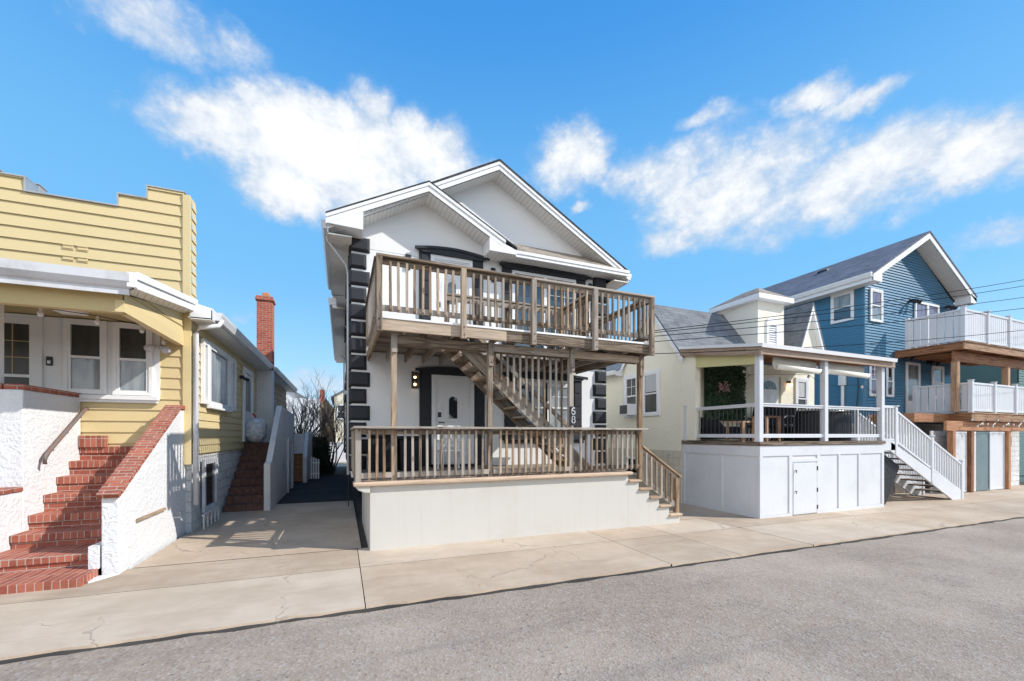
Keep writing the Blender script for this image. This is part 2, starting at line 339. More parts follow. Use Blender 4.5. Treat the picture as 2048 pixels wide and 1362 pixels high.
# ------------------------------------------------------------------ mesh helpers
Z = Vector((0, 0, 1)); X = Vector((1, 0, 0)); Y = Vector((0, 1, 0))
ORG = Vector((0, 0, 0))
def V(*a): return Vector(a if len(a) == 3 else a[0])
class MB:
    def __init__(s): s.f = []            # (points, material index, grain direction, uv offset)
    def poly(s, pts, mi=0, L=None, off=(0, 0)): s.f.append(([V(p) for p in pts], mi, L, off)); return s
    def hexa(s, p, mi=0, L=None):       # p: 8 corners, bottom ring then top ring
        off = (random.random() * 20, random.random() * 20) if L is not None else (0, 0)
        for q in ((0, 3, 2, 1), (4, 5, 6, 7), (0, 1, 5, 4), (1, 2, 6, 5), (2, 3, 7, 6), (3, 0, 4, 7)):
            s.poly([p[i] for i in q], mi, L, off)
        return s
    def box(s, x0, x1, y0, y1, z0, z1, mi=0, L=None):
        return s.hexa([V(x0, y0, z0), V(x1, y0, z0), V(x1, y1, z0), V(x0, y1, z0), V(x0, y0, z1), V(x1, y0, z1), V(x1, y1, z1), V(x0, y1, z1)], mi, L)
    def beam(s, a, b, w, h, mi=0, up=Z, grain=True):   # a bar from a to b; w sideways, h along up
        a = V(a); b = V(b); d = (b - a).normalized(); side = d.cross(up).normalized(); u = side.cross(d)
        c = [(-1, -1), (1, -1), (1, 1), (-1, 1)]
        p = [a + side * (i * w / 2) + u * (j * h / 2) for i, j in c] + [b + side * (i * w / 2) + u * (j * h / 2) for i, j in c]
        return s.hexa(p, mi, d if grain else None)
    def prism(s, pts, vec, mi=0, L=None):
        pts = [V(p) for p in pts]; vec = V(vec); q = [p + vec for p in pts]; n = len(pts)
        off = (random.random() * 20, random.random() * 20) if L is not None else (0, 0)
        s.poly(pts[::-1], mi, L, off); s.poly(q, mi, L, off)
        for i in range(n): s.poly([pts[i], pts[(i + 1) % n], q[(i + 1) % n], q[i]], mi, L, off)
        return s
    def tube(s, pts, r, n=8, mi=0, cap=True):
        pts = [V(p) for p in pts]; rings = []
        rr = r if isinstance(r, (list, tuple)) else [r] * len(pts)
        for i, p in enumerate(pts):
            d = (pts[min(i + 1, len(pts) - 1)] - pts[max(i - 1, 0)]).normalized()
            ref = Z if abs(d.z) < .9 else X
            a = d.cross(ref).normalized(); b = d.cross(a)
            rings.append([p + a * (rr[i] * math.cos(2 * math.pi * k / n)) + b * (rr[i] * math.sin(2 * math.pi * k / n)) for k in range(n)])
        for i in range(len(rings) - 1):
            for k in range(n): s.poly([rings[i][k], rings[i][(k + 1) % n], rings[i + 1][(k + 1) % n], rings[i + 1][k]], mi)
        if cap: s.poly(rings[0][::-1], mi); s.poly(rings[-1], mi)
        return s
    def siding(s, O, U, N, poly, pitch, depth, mi=0, L=None, z0=None, vaxis=Z):
        """lap boards filling a convex outline; poly is (u, z) pairs on the plane through O"""
        O = V(O); zs = [p[1] for p in poly]; lo, hi = min(zs), max(zs)
        z = lo if z0 is None else z0
        while z + pitch < lo + 1e-6: z += pitch
        while z < hi - 1e-4:
            q = clip(clip(poly, z, True), z + pitch, False)
            if len(q) >= 3:
                offs = lambda zz: depth * (z + pitch - zz) / pitch + .004
                off = (random.random() * 20, random.random() * 20) if L is not None else (0, 0)
                s.poly([O + U * a + vaxis * b + N * offs(b) for a, b in q], mi, L, off)
                bot = [p for p in q if abs(p[1] - max(z, lo)) < 1e-4]
                if len(bot) >= 2:
                    a0, a1 = min(p[0] for p in bot), max(p[0] for p in bot); b = bot[0][1]
                    s.poly([O + U * a0 + vaxis * b, O + U * a1 + vaxis * b, O + U * a1 + vaxis * b + N * offs(b), O + U * a0 + vaxis * b + N * offs(b)], mi)
            z += pitch
        return s
    def build(s, name, mats, parent=None, bevel=0., smooth=False, loc=None, recalc=True):
        org = loc if loc is not None else ORG
        vs = {}; vl = []; fl = []; uvs = []; mis = []
        for pts, mi, L, off in s.f:
            n = Vector((0, 0, 0))
            for i in range(len(pts)): n += (pts[i] - pts[0]).cross(pts[(i + 1) % len(pts)] - pts[0])
            if n.length < 1e-12: continue
            n.normalize()
            idx = []
            for p in pts:
                k = (round(p.x, 4), round(p.y, 4), round(p.z, 4))
                if k not in vs: vs[k] = len(vl); vl.append(p - org)
                idx.append(vs[k])
            if len(set(idx)) < 3 or len(set(idx)) != len(idx): 
                idx2 = []
                keep = []
                for j, a in enumerate(idx):
                    if a not in idx2: idx2.append(a); keep.append(pts[j])
                if len(idx2) < 3: continue
                idx, pts = idx2, keep
            if L is not None and abs(L.dot(n)) < .95: u = (L - n * L.dot(n)).normalized()
            elif abs(n.z) > .999: u = X
            else: u = Z.cross(n).normalized()
            if L is None and abs(n.z) <= .999 and (u.x < -1e-3 or (abs(u.x) < 1e-3 and u.y < 0)): u = -u; v = (-n).cross(u)
            else: v = n.cross(u)
            if v.z < 0 : v = -v
            fl.append(idx); mis.append(mi)
            for p in pts: uvs.append((p.dot(u) + off[0], p.dot(v) + off[1]))
        me = bpy.data.meshes.new(name); me.from_pydata(vl, [], fl)
        uvl = me.uv_layers.new(name='UVMap')
        for i, c in enumerate(uvs): uvl.data[i].uv = c
        for i, p in enumerate(me.polygons): p.material_index = mis[i]; p.use_smooth = smooth
        for m in (mats if isinstance(mats, (list, tuple)) else [mats]): me.materials.append(m)
        if recalc:
            bm = bmesh.new(); bm.from_mesh(me); bmesh.ops.recalc_face_normals(bm, faces=bm.faces[:]); bm.to_mesh(me); bm.free()
        me.update()
        o = bpy.data.objects.new(name, me); COL.objects.link(o)
        if loc is not None: o.location = V(loc) - (parent_org(parent) if parent else Vector((0, 0, 0)))
        elif parent is None: o.location = org
        if parent: o.parent = parent
        if bevel:
            b = o.modifiers.new('bevel', 'BEVEL'); b.width = bevel; b.segments = 2; b.limit_method = 'ANGLE'; b.angle_limit = R(50); b.harden_normals = False
        return o
def parent_org(p):
    v = Vector(p.location)
    while p.parent: p = p.parent; v = v + Vector(p.location)
    return v
def clip(poly, z, keep_above):
    out = []
    for i in range(len(poly)):
        a, b = poly[i], poly[(i + 1) % len(poly)]
        ia = (a[1] >= z) if keep_above else (a[1] <= z); ib = (b[1] >= z) if keep_above else (b[1] <= z)
        if ia: out.append(a)
        if ia != ib:
            t = (z - a[1]) / (b[1] - a[1]); out.append((a[0] + (b[0] - a[0]) * t, z))
    return out
def tag(o, label, cat, group=None):
    o['label'] = label; o['category'] = cat
    if group: o['group'] = group
    return o
def thing(name, loc, label, cat, group=None):
    global ORG
    o = bpy.data.objects.new(name, None); COL.objects.link(o); o.empty_display_size = .3
    o.location = loc; ORG = V(loc); return tag(o, label, cat, group)
def struct(o): o['kind'] = 'structure'; return o
def world0():
    global ORG; ORG = Vector((0, 0, 0))
def rep(src, name, loc, parent, rot=None):
    """another copy of a part, sharing its mesh; loc in world space"""
    o = src.copy(); COL.objects.link(o); o.name = name; o.parent = parent
    o.location = V(loc) - parent_org(parent)
    if rot: o.rotation_euler = rot
    return o
class Fr:
    """a wall plane: a along the wall, h up, d outward"""
    def __init__(s, O, U, N): s.O = V(O); s.U = V(U); s.N = V(N)
    def p(s, a, h, d): return s.O + s.U * a + Z * h + s.N * d
    def box(s, mb, a0, a1, h0, h1, d0, d1, mi=0, L=None):
        return mb.hexa([s.p(a0, h0, d0), s.p(a1, h0, d0), s.p(a1, h0, d1), s.p(a0, h0, d1), s.p(a0, h1, d0), s.p(a1, h1, d0), s.p(a1, h1, d1), s.p(a0, h1, d1)], mi, L)
def ground_z(x): return -.0085 * (x - .42)
def ring(mb, fr, a0, a1, h0, h1, w, d0, d1, mi=0, wt=None, wb=None):
    wt = w if wt is None else wt; wb = w if wb is None else wb
    fr.box(mb, a0, a0 + w, h0 + wb, h1 - wt, d0, d1, mi); fr.box(mb, a1 - w, a1, h0 + wb, h1 - wt, d0, d1, mi)
    fr.box(mb, a0, a1, h1 - wt, h1, d0, d1, mi); fr.box(mb, a0, a1, h0, h0 + wb, d0, d1, mi)
def window(parent, fr, a0, a1, h0, h1, trim=.09, glass=None, trimm=None, sill=True, grid=None, blind=0, d=.045, hung=True, glass2=None, label=None):
    """double-hung window: casing, sashes, panes"""
    glass = glass or GLASS; trimm = trimm or WHITE_TRIM
    mb = MB(); ring(mb, fr, a0 - trim, a1 + trim, h0 - trim * .8, h1 + trim, trim, .0, d)
    w = mb.build('window', trimm, parent, bevel=.004)
    if label: w['label'] = label
    hm = (h0 + h1) / 2
    sb = MB(); s = .04
    if hung:
        ring(sb, fr, a0 - .002, a1 + .002, hm - s / 2, h1, s, .0, d - .006); ring(sb, fr, a0 - .002, a1 + .002, h0, hm + s / 2 - .003, s, .0, d - .016)
    else: ring(sb, fr, a0, a1, h0, h1, s, .0, d - .008)
    if grid:
        nx, nz = grid; lo = hm if hung else h0
        for i in range(1, nx): x = a0 + (a1 - a0) * i / nx; fr.box(sb, x - .008, x + .008, lo + .02, h1 - .03, .004, .019)
        for i in range(1, nz): z = lo + (h1 - lo) * i / nz; fr.box(sb, a0 + .03, a1 - .03, z - .008, z + .008, .004, .0185)
    sb.build('sash', trimm, w)
    g = MB()
    if hung:
        fr.box(g, a0 + s, a1 - s, hm, h1 - s, .0, .013); gg = g.build('pane', glass, w)
        g = MB(); fr.box(g, a0 + s, a1 - s, h0 + s, hm, .0, .011); g.build('pane', glass2 or glass, w)
    else: fr.box(g, a0 + s, a1 - s, h0 + s, h1 - s, .0, .012); g.build('pane', glass, w)
    if blind:
        b = MB(); n = int(blind / .03)
        for i in range(n): fr.box(b, a0 + s + .01, a1 - s - .01, h1 - s - .03 * (i + 1), h1 - s - .03 * (i + 1) + .024, .013, .0165)
        b.build('blind', BLIND, w)
    if sill:
        b = MB(); fr.box(b, a0 - trim - .03, a1 + trim + .03, h0 - trim * .8 - .045, h0 - trim * .8, .0, d + .045); b.build('window_sill', trimm, w, bevel=.006)
    return w

# ================================================================== GROUND
def sheet(mb, x0, x1, y0, y1, dz, mi=0, nx=1):
    for i in range(nx):
        a = x0 + (x1 - x0) * i / nx; b = x0 + (x1 - x0) * (i + 1) / nx
        mb.poly([(a, y0, ground_z(a) + dz), (b, y0, ground_z(b) + dz), (b, y1, ground_z(b) + dz), (a, y1, ground_z(a) + dz)], mi)
mb = MB(); sheet(mb, -900, 900, -900, 1200, -.06); struct(mb.build('ground', DIRT))
mb = MB(); sheet(mb, -60, 90, -7, 4.74, -.035, 0, 30); struct(mb.build('road', ASPHALT))
# ragged asphalt lip along the sidewalk
mb = MB(); x = -9.; prev = None
while x < 34:
    y = 4.80 + random.uniform(-.02, .02); w = random.uniform(.035, .085)
    cur = (x, y, w)
    if prev:
        z0, z1 = ground_z(prev[0]) - .052, ground_z(x) - .052
        mb.poly([(prev[0], 4.77 - prev[2], z0 + .021), (x, 4.77 - w, z1 + .021), (x, 4.79, z1 + .032), (prev[0], 4.79, z0 + .032)])
    prev = cur; x += random.uniform(.1, .3)
struct(mb.build('curb_joint', TAR))
# sidewalk slabs with open joints
mb = MB(); slabs = [(-12, -5.6), (-5.6, .24), (.24, 4.45), (4.45, 5.85), (5.85, 7.6), (7.6, 11.4), (11.4, 15.6), (15.6, 20), (20, 26), (26, 34)]
for i, (a, b) in enumerate(slabs):
    g = .005
    n = max(1, int((b - a) / .22)); pts = []
    for k in range(n + 1):
        xx = a + g + (b - a - 2 * g) * k / n
        pts.append((xx, 4.775 + random.uniform(-.018, .012)))
    dz = random.choice([0, .002, .004]); ci = (0, 1, 0, 2, 0, 1, 0, 2, 0, 1)[i]
    for k in range(n):
        (xa, ya), (xb, yb) = pts[k], pts[k + 1]
        za, zb = ground_z(xa) + dz, ground_z(xb) + dz
        y1 = 6.22 - g
        mb.poly([(xa, ya, za), (xb, yb, zb), (xb, y1, zb), (xa, y1, za)], ci)
        mb.poly([(xa, ya, za), (xb, yb, zb), (xb, yb - .012, zb - .075), (xa, ya - .012, za - .075)])
    mb.poly([(a + g, 6.22 + g, ground_z(a) + dz), (b - g, 6.22 + g, ground_z(b) + dz), (b - g, 7.25, ground_z(b) + dz), (a + g, 7.25, ground_z(a) + dz)], (ci + 1) % 3)
struct(mb.build('sidewalk', [CONCRETE, CONCRETE_B, CONCRETE_C]))
mb = MB(); sheet(mb, -2.65, .3, 7.262, 12.6, .003); sheet(mb, 6.84, 8.86, 7.262, 16, .003); sheet(mb, 13.7, 26, 7.262, 9.2, .0025)
struct(mb.build('driveway', CONCRETE))
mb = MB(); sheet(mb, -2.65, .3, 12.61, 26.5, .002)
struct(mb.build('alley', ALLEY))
mb = MB(); sheet(mb, -12, 12, 26.51, 60, .001); struct(mb.build('path', CONCRETE))
# flattened leaves / dropped scrap on the walk
world0()
o = MB().box(-.07, .07, -.03, .03, 0, .012).box(-.02, .09, -.01, .04, .01, .018).build('litter', DARK_METAL, None, loc=V(5.40, 6.14, ground_z(5.4) + .006), bevel=.004)
tag(o, 'small dark scrap lying on the sidewalk in front of the white porch base', 'litter')

# ================================================================== MAIN WHITE HOUSE
WL, WR, WY = .20, 6.80, 9.85
H = thing('white_house', (3.5, 9.85, 0), 'two-storey white stucco house with black corner quoins and a double front gable', 'house')
mb = MB()
mb.prism([(WL, WY, .92), (WR, WY, .92), (WR, WY, 6.36), (3.5, WY, 8.20), (WL, WY, 6.36)], (0, 15.5, 0))
mb.build('wall', WHITE_STUCCO, H)
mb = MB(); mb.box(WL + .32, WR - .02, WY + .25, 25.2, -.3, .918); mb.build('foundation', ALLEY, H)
YF = 9.38; ML = .565
def mz(x): return 8.42 - ML * abs(x - 3.5)
xe0, xe1 = -.27, 7.27
# shingled slopes
rf = MB()
for sx, xe in ((-1, xe0), (1, xe1)):
    rf.prism([(3.5, YF - .03, 8.44), (xe, YF - .03, mz(xe) + .02), (xe, YF - .03, mz(xe) - .02), (3.5, YF - .03, 8.39)], (0, 16.4, 0))
RO = rf.build('roof', SH_BLACK, H)
mb = MB()
for sx, xe in ((-1, xe0), (1, xe1)):
    mb.prism([(3.5, YF, 8.39), (xe, YF, mz(xe) - .03), (xe, YF, mz(xe) - .21), (3.5, YF, 8.20)], (0, .03, 0))
    mb.prism([(3.5, YF - .02, 8.39), (xe, YF - .02, mz(xe) - .03), (xe, YF - .02, mz(xe) - .10), (3.5, YF - .02, 8.31)], (0, .019, 0))
mb.build('rake_fascia', WHITE_TRIM, RO, bevel=.003)
mb = MB()
for xe in (xe0, xe1):
    mb.poly([(3.5, YF + .03, 8.19), (xe, YF + .03, mz(xe) - .22), (xe, WY + .01, mz(xe) - .22), (3.5, WY + .01, 8.19)])
mb.build('rake_soffit', SOFFIT_W, RO)
# left eaves: two runs with a recess between, gutters, horizontal soffit
zs = 6.0
mb = MB()
mb.box(xe0, WL, YF + .02, 13.4, zs - .005, zs + .02, 0); mb.box(xe0 + .12, WL, 13.4, 14.45, zs - .06, zs - .03, 0); mb.box(xe0, WL, 14.45, 25.3, zs - .125, zs - .10, 0)
mb.box(WR, xe1, YF + .02, 25.3, zs + .01, zs + .035, 0)
mb.box(xe0, WL, 13.405, 13.425, zs - .02, 6.33, 0); mb.box(xe0, WL, 14.42, 14.445, zs - .13, 6.33, 0)
mb.build('eave_soffit', SOFFIT, H)
mb = MB()
def gutter(mb, x, s, y0, y1, zt, zb=None):
    zb = zt - .13 if zb is None else zb
    mb.prism([(x, y0, zb), (x + s * .075, y0, zb), (x + s * .12, y0, zt - .04), (x + s * .125, y0, zt), (x + s * .11, y0, zt), (x, y0, zt)], (0, y1 - y0, 0))
gutter(mb, xe0, -1, YF + .03, 13.35, 6.27, 6.1); gutter(mb, xe0, -1, 14.45, 25.3, 6.20, 5.98)
mb.box(xe0 - .006, xe0 + .02, YF + .02, 13.4, zs - .01, mz(xe0) - .03); mb.box(xe0 + .13, xe0 + .15, 13.4, 14.45, zs - .07, 6.2); mb.box(xe0, xe0 + .02, 14.45, 25.3, zs - .13, 6.2)
gutter(mb, xe1, 1, YF + .03, 25.3, 6.27, 6.1); mb.box(xe1 - .02, xe1 + .006, YF + .02, 25.3, zs, mz(xe1) - .03)
mb.build('gutter', WHITE_VINYL, H)
mb = MB(); mb.tube([(-.30, 9.75, 6.14), (-.27, 9.8, 6.02), (.10, 10.2, 5.72), (.14, 10.25, 5.5), (.14, 10.25, .95)], .03, 8)
mb.build('downspout', WHITE_VINYL, H, smooth=True)
mb = MB(); mb.tube([(-.30, 22.6, 6.0), (.12, 23.0, 5.8), (.14, 23, .95)], .04, 8)
mb.build('downspout', WHITE_VINYL, H, smooth=True)
# closed wall over the pent roof is the main gable wall; small front gable to the left
SY = 9.29; sxa = 1.80; sza = 7.47; SS = .53
def sz(x): return sza - SS * abs(x - sxa)
rf = MB()
rf.prism([(sxa, SY - .02, sza + .02), (-.30, SY - .02, sz(-.30) + .02), (-.30, SY - .02, sz(-.3) - .02), (sxa, SY - .02, sza - .02)], (0, WY - SY + .02, 0))
rf.prism([(sxa, SY - .02, sza + .02), (3.92, SY - .02, sz(3.92) + .02), (3.92, SY - .02, sz(3.92) - .02), (sxa, SY - .02, sza - .02)], (0, WY - SY + .02, 0))
SR = rf.build('front_gable_roof', SH_BLACK, H)
mb = MB()
for xa, xb in ((-.30, sxa), (3.62, sxa)):
    mb.prism([(xb, SY, sza - .02), (xa, SY, sz(xa) - .02), (xa, SY, sz(xa) - .21), (xb, SY, sza - .21)], (0, .03, 0))
    mb.prism([(xb, SY - .02, sza - .02), (xa, SY - .02, sz(xa) - .02), (xa, SY - .02, sz(xa) - .09), (xb, SY - .02, sza - .09)], (0, .019, 0))
# boxed returns
mb.prism([(-.30, SY + .003, 6.17), (.42, SY + .003, 6.15), (.42, SY + .003, sz(.42) - .20), (-.30, SY + .003, sz(-.3) - .20)], (0, .55, 0))
mb.prism([(3.22, SY + .003, 6.19), (3.9, SY + .003, 6.19), (3.9, SY + .003, sz(3.9) - .05), (3.22, SY + .003, sz(3.22) - .20)], (0, .55, 0))
mb.build('rake_fascia', WHITE_TRIM, SR, bevel=.003)
mb = MB()
mb.poly([(sxa, SY + .03, sza - .22), (.42, SY + .03, sz(.42) - .22), (.42, WY - .004, sz(.42) - .22), (sxa, WY - .004, sza - .22)])
mb.poly([(sxa, SY + .03, sza - .22), (3.22, SY + .03, sz(3.22) - .22), (3.22, WY - .004, sz(3.22) - .22), (sxa, WY - .004, sza - .22)])
mb.build('rake_soffit', SOFFIT_W, SR)
# wall of the small gable stands just proud of the main wall and stops under its roof
mb = MB(); mb.prism([(.42, WY - .006, 6.0), (3.22, WY - .006, 6.0), (3.22, WY - .006, sz(3.22) - .215), (sxa, WY - .006, sza - .215), (.42, WY - .006, sz(.42) - .215)], (0, .01, 0)); mb.build('gable_panel', WHITE_STUCCO, H)
# pent roof strip to the right of the small gable
pr = MB(); pr.prism([(3.85, 9.34, 6.33), (3.85, WY, 6.72), (3.85, WY, 6.66), (3.85, 9.34, 6.29)], (3.36, 0, 0)); PR = pr.build('pent_roof', SH_BROWN, H)
mb = MB(); mb.box(3.9, 7.24, 9.33, 9.36, 6.16, 6.30); mb.box(3.9, 7.24, 9.31, 9.33, 6.235, 6.31); mb.build('fascia', WHITE_TRIM, PR, bevel=.003)
mb = MB(); mb.prism([(3.25, 9.36, 6.185), (7.22, 9.36, 6.185), (7.22, WY, 6.185), (3.25, WY, 6.185)], (0, 0, .012), L=Y); mb.build('pent_soffit', SOFFIT_W, PR)
# quoins: bevelled blocks wrapping both corners
q0 = None
for cx, sgn in ((WL, 1), (WR, -1)):
    for k in range(14):
        w = .385 if k % 2 == 0 else .315
        z1 = 6.22 - k * .372; z0 = z1 - .325
        x0, x1 = (cx - .05, cx + w) if sgn > 0 else (cx - w, cx + .05)
        yf = WY - .085; wy = .30 if k % 2 else .40; c = .05
        mb = MB()
        a = [(x0, z0), (x1, z0), (x1, z1), (x0, z1)]
        i = [(x0 + c, z0 + c), (x1 - c, z0 + c), (x1 - c, z1 - c), (x0 + c, z1 - c)]
        yb = WY + wy
        P0 = [V(p[0], WY - .015, p[1]) for p in a]; P1 = [V(p[0], yf, p[1]) for p in i]
        mb.poly(P1)
        for j in range(4): mb.poly([P0[j], P0[(j + 1) % 4], P1[(j + 1) % 4], P1[j]])
        B = [V(p[0], yb, p[1]) for p in a]
        for j in range(4): mb.poly([P0[j], P0[(j + 1) % 4], B[(j + 1) % 4], B[j]])
        mb.poly(B)
        mb.build('quoin', BLACK_TRIM, H, bevel=.008)
F = Fr((0, WY, 0), X, -Y)
# black surrounds
def pilaster(x0, x1, z0, z1, arch=False):
    mb = MB(); F.box(mb, x0, x1, z0, z1, 0, .05)
    n = max(2, int((z1 - z0) / .33)); hh = (z1 - z0 - .06) / n
    for k in range(n):
        a = z0 + .04 + k * hh
        F.box(mb, x0 + .05, x1 - .05, a + .03, a + hh - .02, .05, .064)
    return mb.build('pilaster', BLACK_TRIM, H, bevel=.006)
def lintel(x0, x1, z0, z1, curve=.07):
    n = 14; pts = []
    for k in range(n + 1):
        t = k / n; pts.append((x0 + (x1 - x0) * t, z1 + curve * math.sin(math.pi * t)))
    pts += [(x1 - .16, z0), (x0 + .16, z0)]
    mb = MB(); mb.prism([F.p(a, b, .0) for a, b in pts], -Y * .10)
    top = [(x0 - .03, z1 - .05)] + [(p[0] * 1.0, p[1] + .01) for p in pts[:n + 1]] + [(x1 + .03, z1 - .05)]
    mb.prism([F.p(a, b, .098) for a, b in [(x0 - .03, z1 - .06)] + [(x0 - .03 + (x1 - x0 + .06) * k / n, z1 + .012 + curve * math.sin(math.pi * k / n)) for k in range(n + 1)] + [(x1 + .03, z1 - .06)] + [(x1 - (x1 - x0) * k / n, z1 - .05 + curve * math.sin(math.pi * k / n)) for k in range(1, n)]], -Y * .03)
    return mb.build('lintel', BLACK_TRIM, H, bevel=.005)
DZ = 1.11     # porch floor
lintel(1.60, 3.34, 3.28, 3.38); pilaster(1.68, 1.95, DZ, 3.30); pilaster(3.00, 3.27, DZ, 3.30)
lintel(3.72, 6.16, 3.30, 3.40); pilaster(3.80, 4.10, 1.85, 3.32); pilaster(5.76, 6.04, 1.85, 3.32)
mb = MB(); F.box(mb, 3.72, 6.16, 1.72, 1.86, 0, .12); F.box(mb, 3.80, 6.08, 1.63, 1.72, 0, .08); mb.build('window_sill', BLACK_TRIM, H, bevel=.008)
UZ = 3.72
lintel(1.59, 3.34, 6.10, 6.19, .09); pilaster(1.67, 1.93, UZ, 6.12); pilaster(2.97, 3.23, UZ, 6.12)
lintel(3.66, 6.30, 6.04, 6.13, .05); pilaster(3.73, 3.98, UZ, 6.06); pilaster(5.88, 6.16, UZ, 6.06)
for a, b in ((1.36, 1.48), (3.44, 3.55), (6.27, 6.37)):
    mb = MB(); F.box(mb, a, b, 5.86, 6.0, .0, .06); F.box(mb, a + .01, b - .01, 5.66, 5.86, .01, .05); mb.build('wall_light', BLACK_TRIM, H, bevel=.006)
# front door with an arched light
def arch_pts(cx, z0, z1, hw, n=10):
    zc = z1 - hw
    return [(cx - hw, z0), (cx + hw, z0)] + [(cx + hw * math.cos(math.pi * k / n), zc + hw * math.sin(math.pi * k / n)) for k in range(n + 1)]
def big_door(z0, z1, x0, x1, pane):
    mb = MB(); ring(mb, F, x0, x1, z0, z1, .09, 0, .045, wb=.02); ring(mb, F, x0 + .09, x1 - .09, z0 + .02, z1 - .09, .03, 0, .03, wb=.01)
    fr = mb.build('door', WHITE_TRIM, H, bevel=.004)
    mb = MB(); a, b = x0 + .12, x1 - .12; F.box(mb, a, b, z0 + .03, z1 - .12, 0, .012)
    cx = (a + b) / 2; zc = z0 + (z1 - z0) * .62
    def outline(pts, w=.013, d=.012):
        n = len(pts)
        for i in range(n):
            p, q = F.p(pts[i][0], pts[i][1], d), F.p(pts[(i + 1) % n][0], pts[(i + 1) % n][1], d)
            if (p - q).length > .005: mb.beam(p, q, .014, w, up=-Y, grain=False)
    outline(arch_pts(cx, zc - .28, zc + .38, .17)); outline(arch_pts(cx, zc - .36, zc + .46, .25))
    for s in (-1, 1):
        outline([(cx + s * .37, zc + .10), (cx + s * .37, zc + .56), (cx + s * .10, zc + .56), (cx + s * .10, zc + .49), (cx + s * .28, zc + .34), (cx + s * .28, zc + .10)])
        outline([(cx + s * .30, zc - .36), (cx + s * .37, zc - .36), (cx + s * .37, zc + .03), (cx + s * .30, zc + .03)])
        outline([(cx + s * .05, z0 + .2), (cx + s * .36, z0 + .2), (cx + s * .36, z0 + .62), (cx + s * .05, z0 + .62)])
    outline([(cx - .37, zc - .5), (cx + .37, zc - .5), (cx + .37, zc - .43), (cx - .37, zc - .43)])
    lf = mb.build('door_leaf', WHITE_TRIM, fr, bevel=.002)
    mb = MB(); mb.prism([F.p(u, w, .012) for u, w in arch_pts(cx, zc - .22, zc + .31, .10)], -Y * .012); mb.build('pane', pane, fr)
    mb = MB(); mb.tube([F.p(a + .07, z0 + 1.0, .01), F.p(a + .07, z0 + 1.0, .06)], .018, 8).tube([F.p(a + .07, z0 + 1.0, .055), F.p(a + .19, z0 + 1.0, .055)], .01, 6)
    mb.build('handle', DARK_METAL, fr)
    mb = MB(); F.box(mb, a + .03, a + .11, z0 + 1.12, z0 + 1.24, .01, .03); mb.build('lock', DARK_METAL, fr)
big_door(DZ + .04, 3.27, 1.96, 3.00, GLASS); big_door(UZ + .04, 6.10, 1.94, 2.96, GLASS_BLUE)
mb = MB(); F.box(mb, 1.95, 3.02, DZ, DZ + .045, 0, .25); mb.build('door_sill', BLACK_TRIM, H)
# windows
window(H, F, 4.20, 4.93, 1.97, 3.16, .08, GLASS_BLUE, sill=False); window(H, F, 5.00, 5.68, 1.97, 3.16, .06, GLASS_BLIND, sill=False, grid=(2, 2))
mb = MB(); ring(mb, F, 4.0, 5.86, UZ + .06, 6.03, .075, 0, .05); F.box(mb, 4.90, 4.98, UZ + .1, 5.98, 0, .048); sl = mb.build('sliding_door', WHITE_TRIM, H, bevel=.004)
mb = MB(); F.box(mb, 4.075, 4.90, UZ + .13, 5.955, 0, .014); mb.build('pane', GLASS_BLUE, sl)
mb = MB(); F.box(mb, 4.98, 5.785, UZ + .13, 5.955, 0, .014); mb.build('pane', GLASS_BLUE, sl)
mb = MB()
for i in (1, 2): F.box(mb, 4.98 + .27 * i - .01, 4.98 + .27 * i + .01, UZ + .13, 5.955, .014, .024)
for i in range(1, 5): z = UZ + .13 + .42 * i; F.box(mb, 4.98, 5.785, z - .01, z + .01, .014, .0235)
mb.build('muntin', WHITE_TRIM, sl)
# sconce beside the front door
mb = MB(); F.box(mb, 1.50, 1.64, 2.93, 3.31, 0, .02); F.box(mb, 1.50, 1.515, 2.93, 3.31, .02, .12); F.box(mb, 1.625, 1.64, 2.93, 3.31, .02, .12); F.box(mb, 1.50, 1.64, 3.08, 3.14, .02, .12)
scn = mb.build('wall_light', BLACK_TRIM, H)
mb = MB(); mb.tube([F.p(1.57, 2.99, .07), F.p(1.57, 3.04, .07)], [.02, .025], 8); mb.tube([F.p(1.57, 3.16, .07), F.p(1.57, 3.20, .07)], [.02, .025], 8); mb.build('bulb', BULB_ON, scn)
# alley side: black window surrounds that stand proud of the wall
FLm = Fr((WL, 0, 0), Y, -X)
for y0, y1, z0, z1 in ((11.3, 12.3, 3.9, 5.5), (14.2, 15.3, 3.9, 5.5), (11.6, 12.7, 1.4, 3.0), (17, 18.2, 3.9, 5.5), (16.5, 17.6, 1.4, 3.0)):
    w = window(H, FLm, y0, y1, z0, z1, .10, GLASS, BLACK_TRIM, sill=False)
    mb = MB(); FLm.box(mb, y0 - .22, y1 + .22, z1 + .12, z1 + .32, 0, .10); FLm.box(mb, y0 - .2, y1 + .2, z0 - .2, z0 - .09, 0, .09); mb.build('surround', BLACK_TRIM, w, bevel=.006)
mb = MB(); mb.tube([(.15, 9.99 + .4, 6.0), (.15, 10.39, .2)], .012, 5); mb.build('cable', DARK_METAL, H)

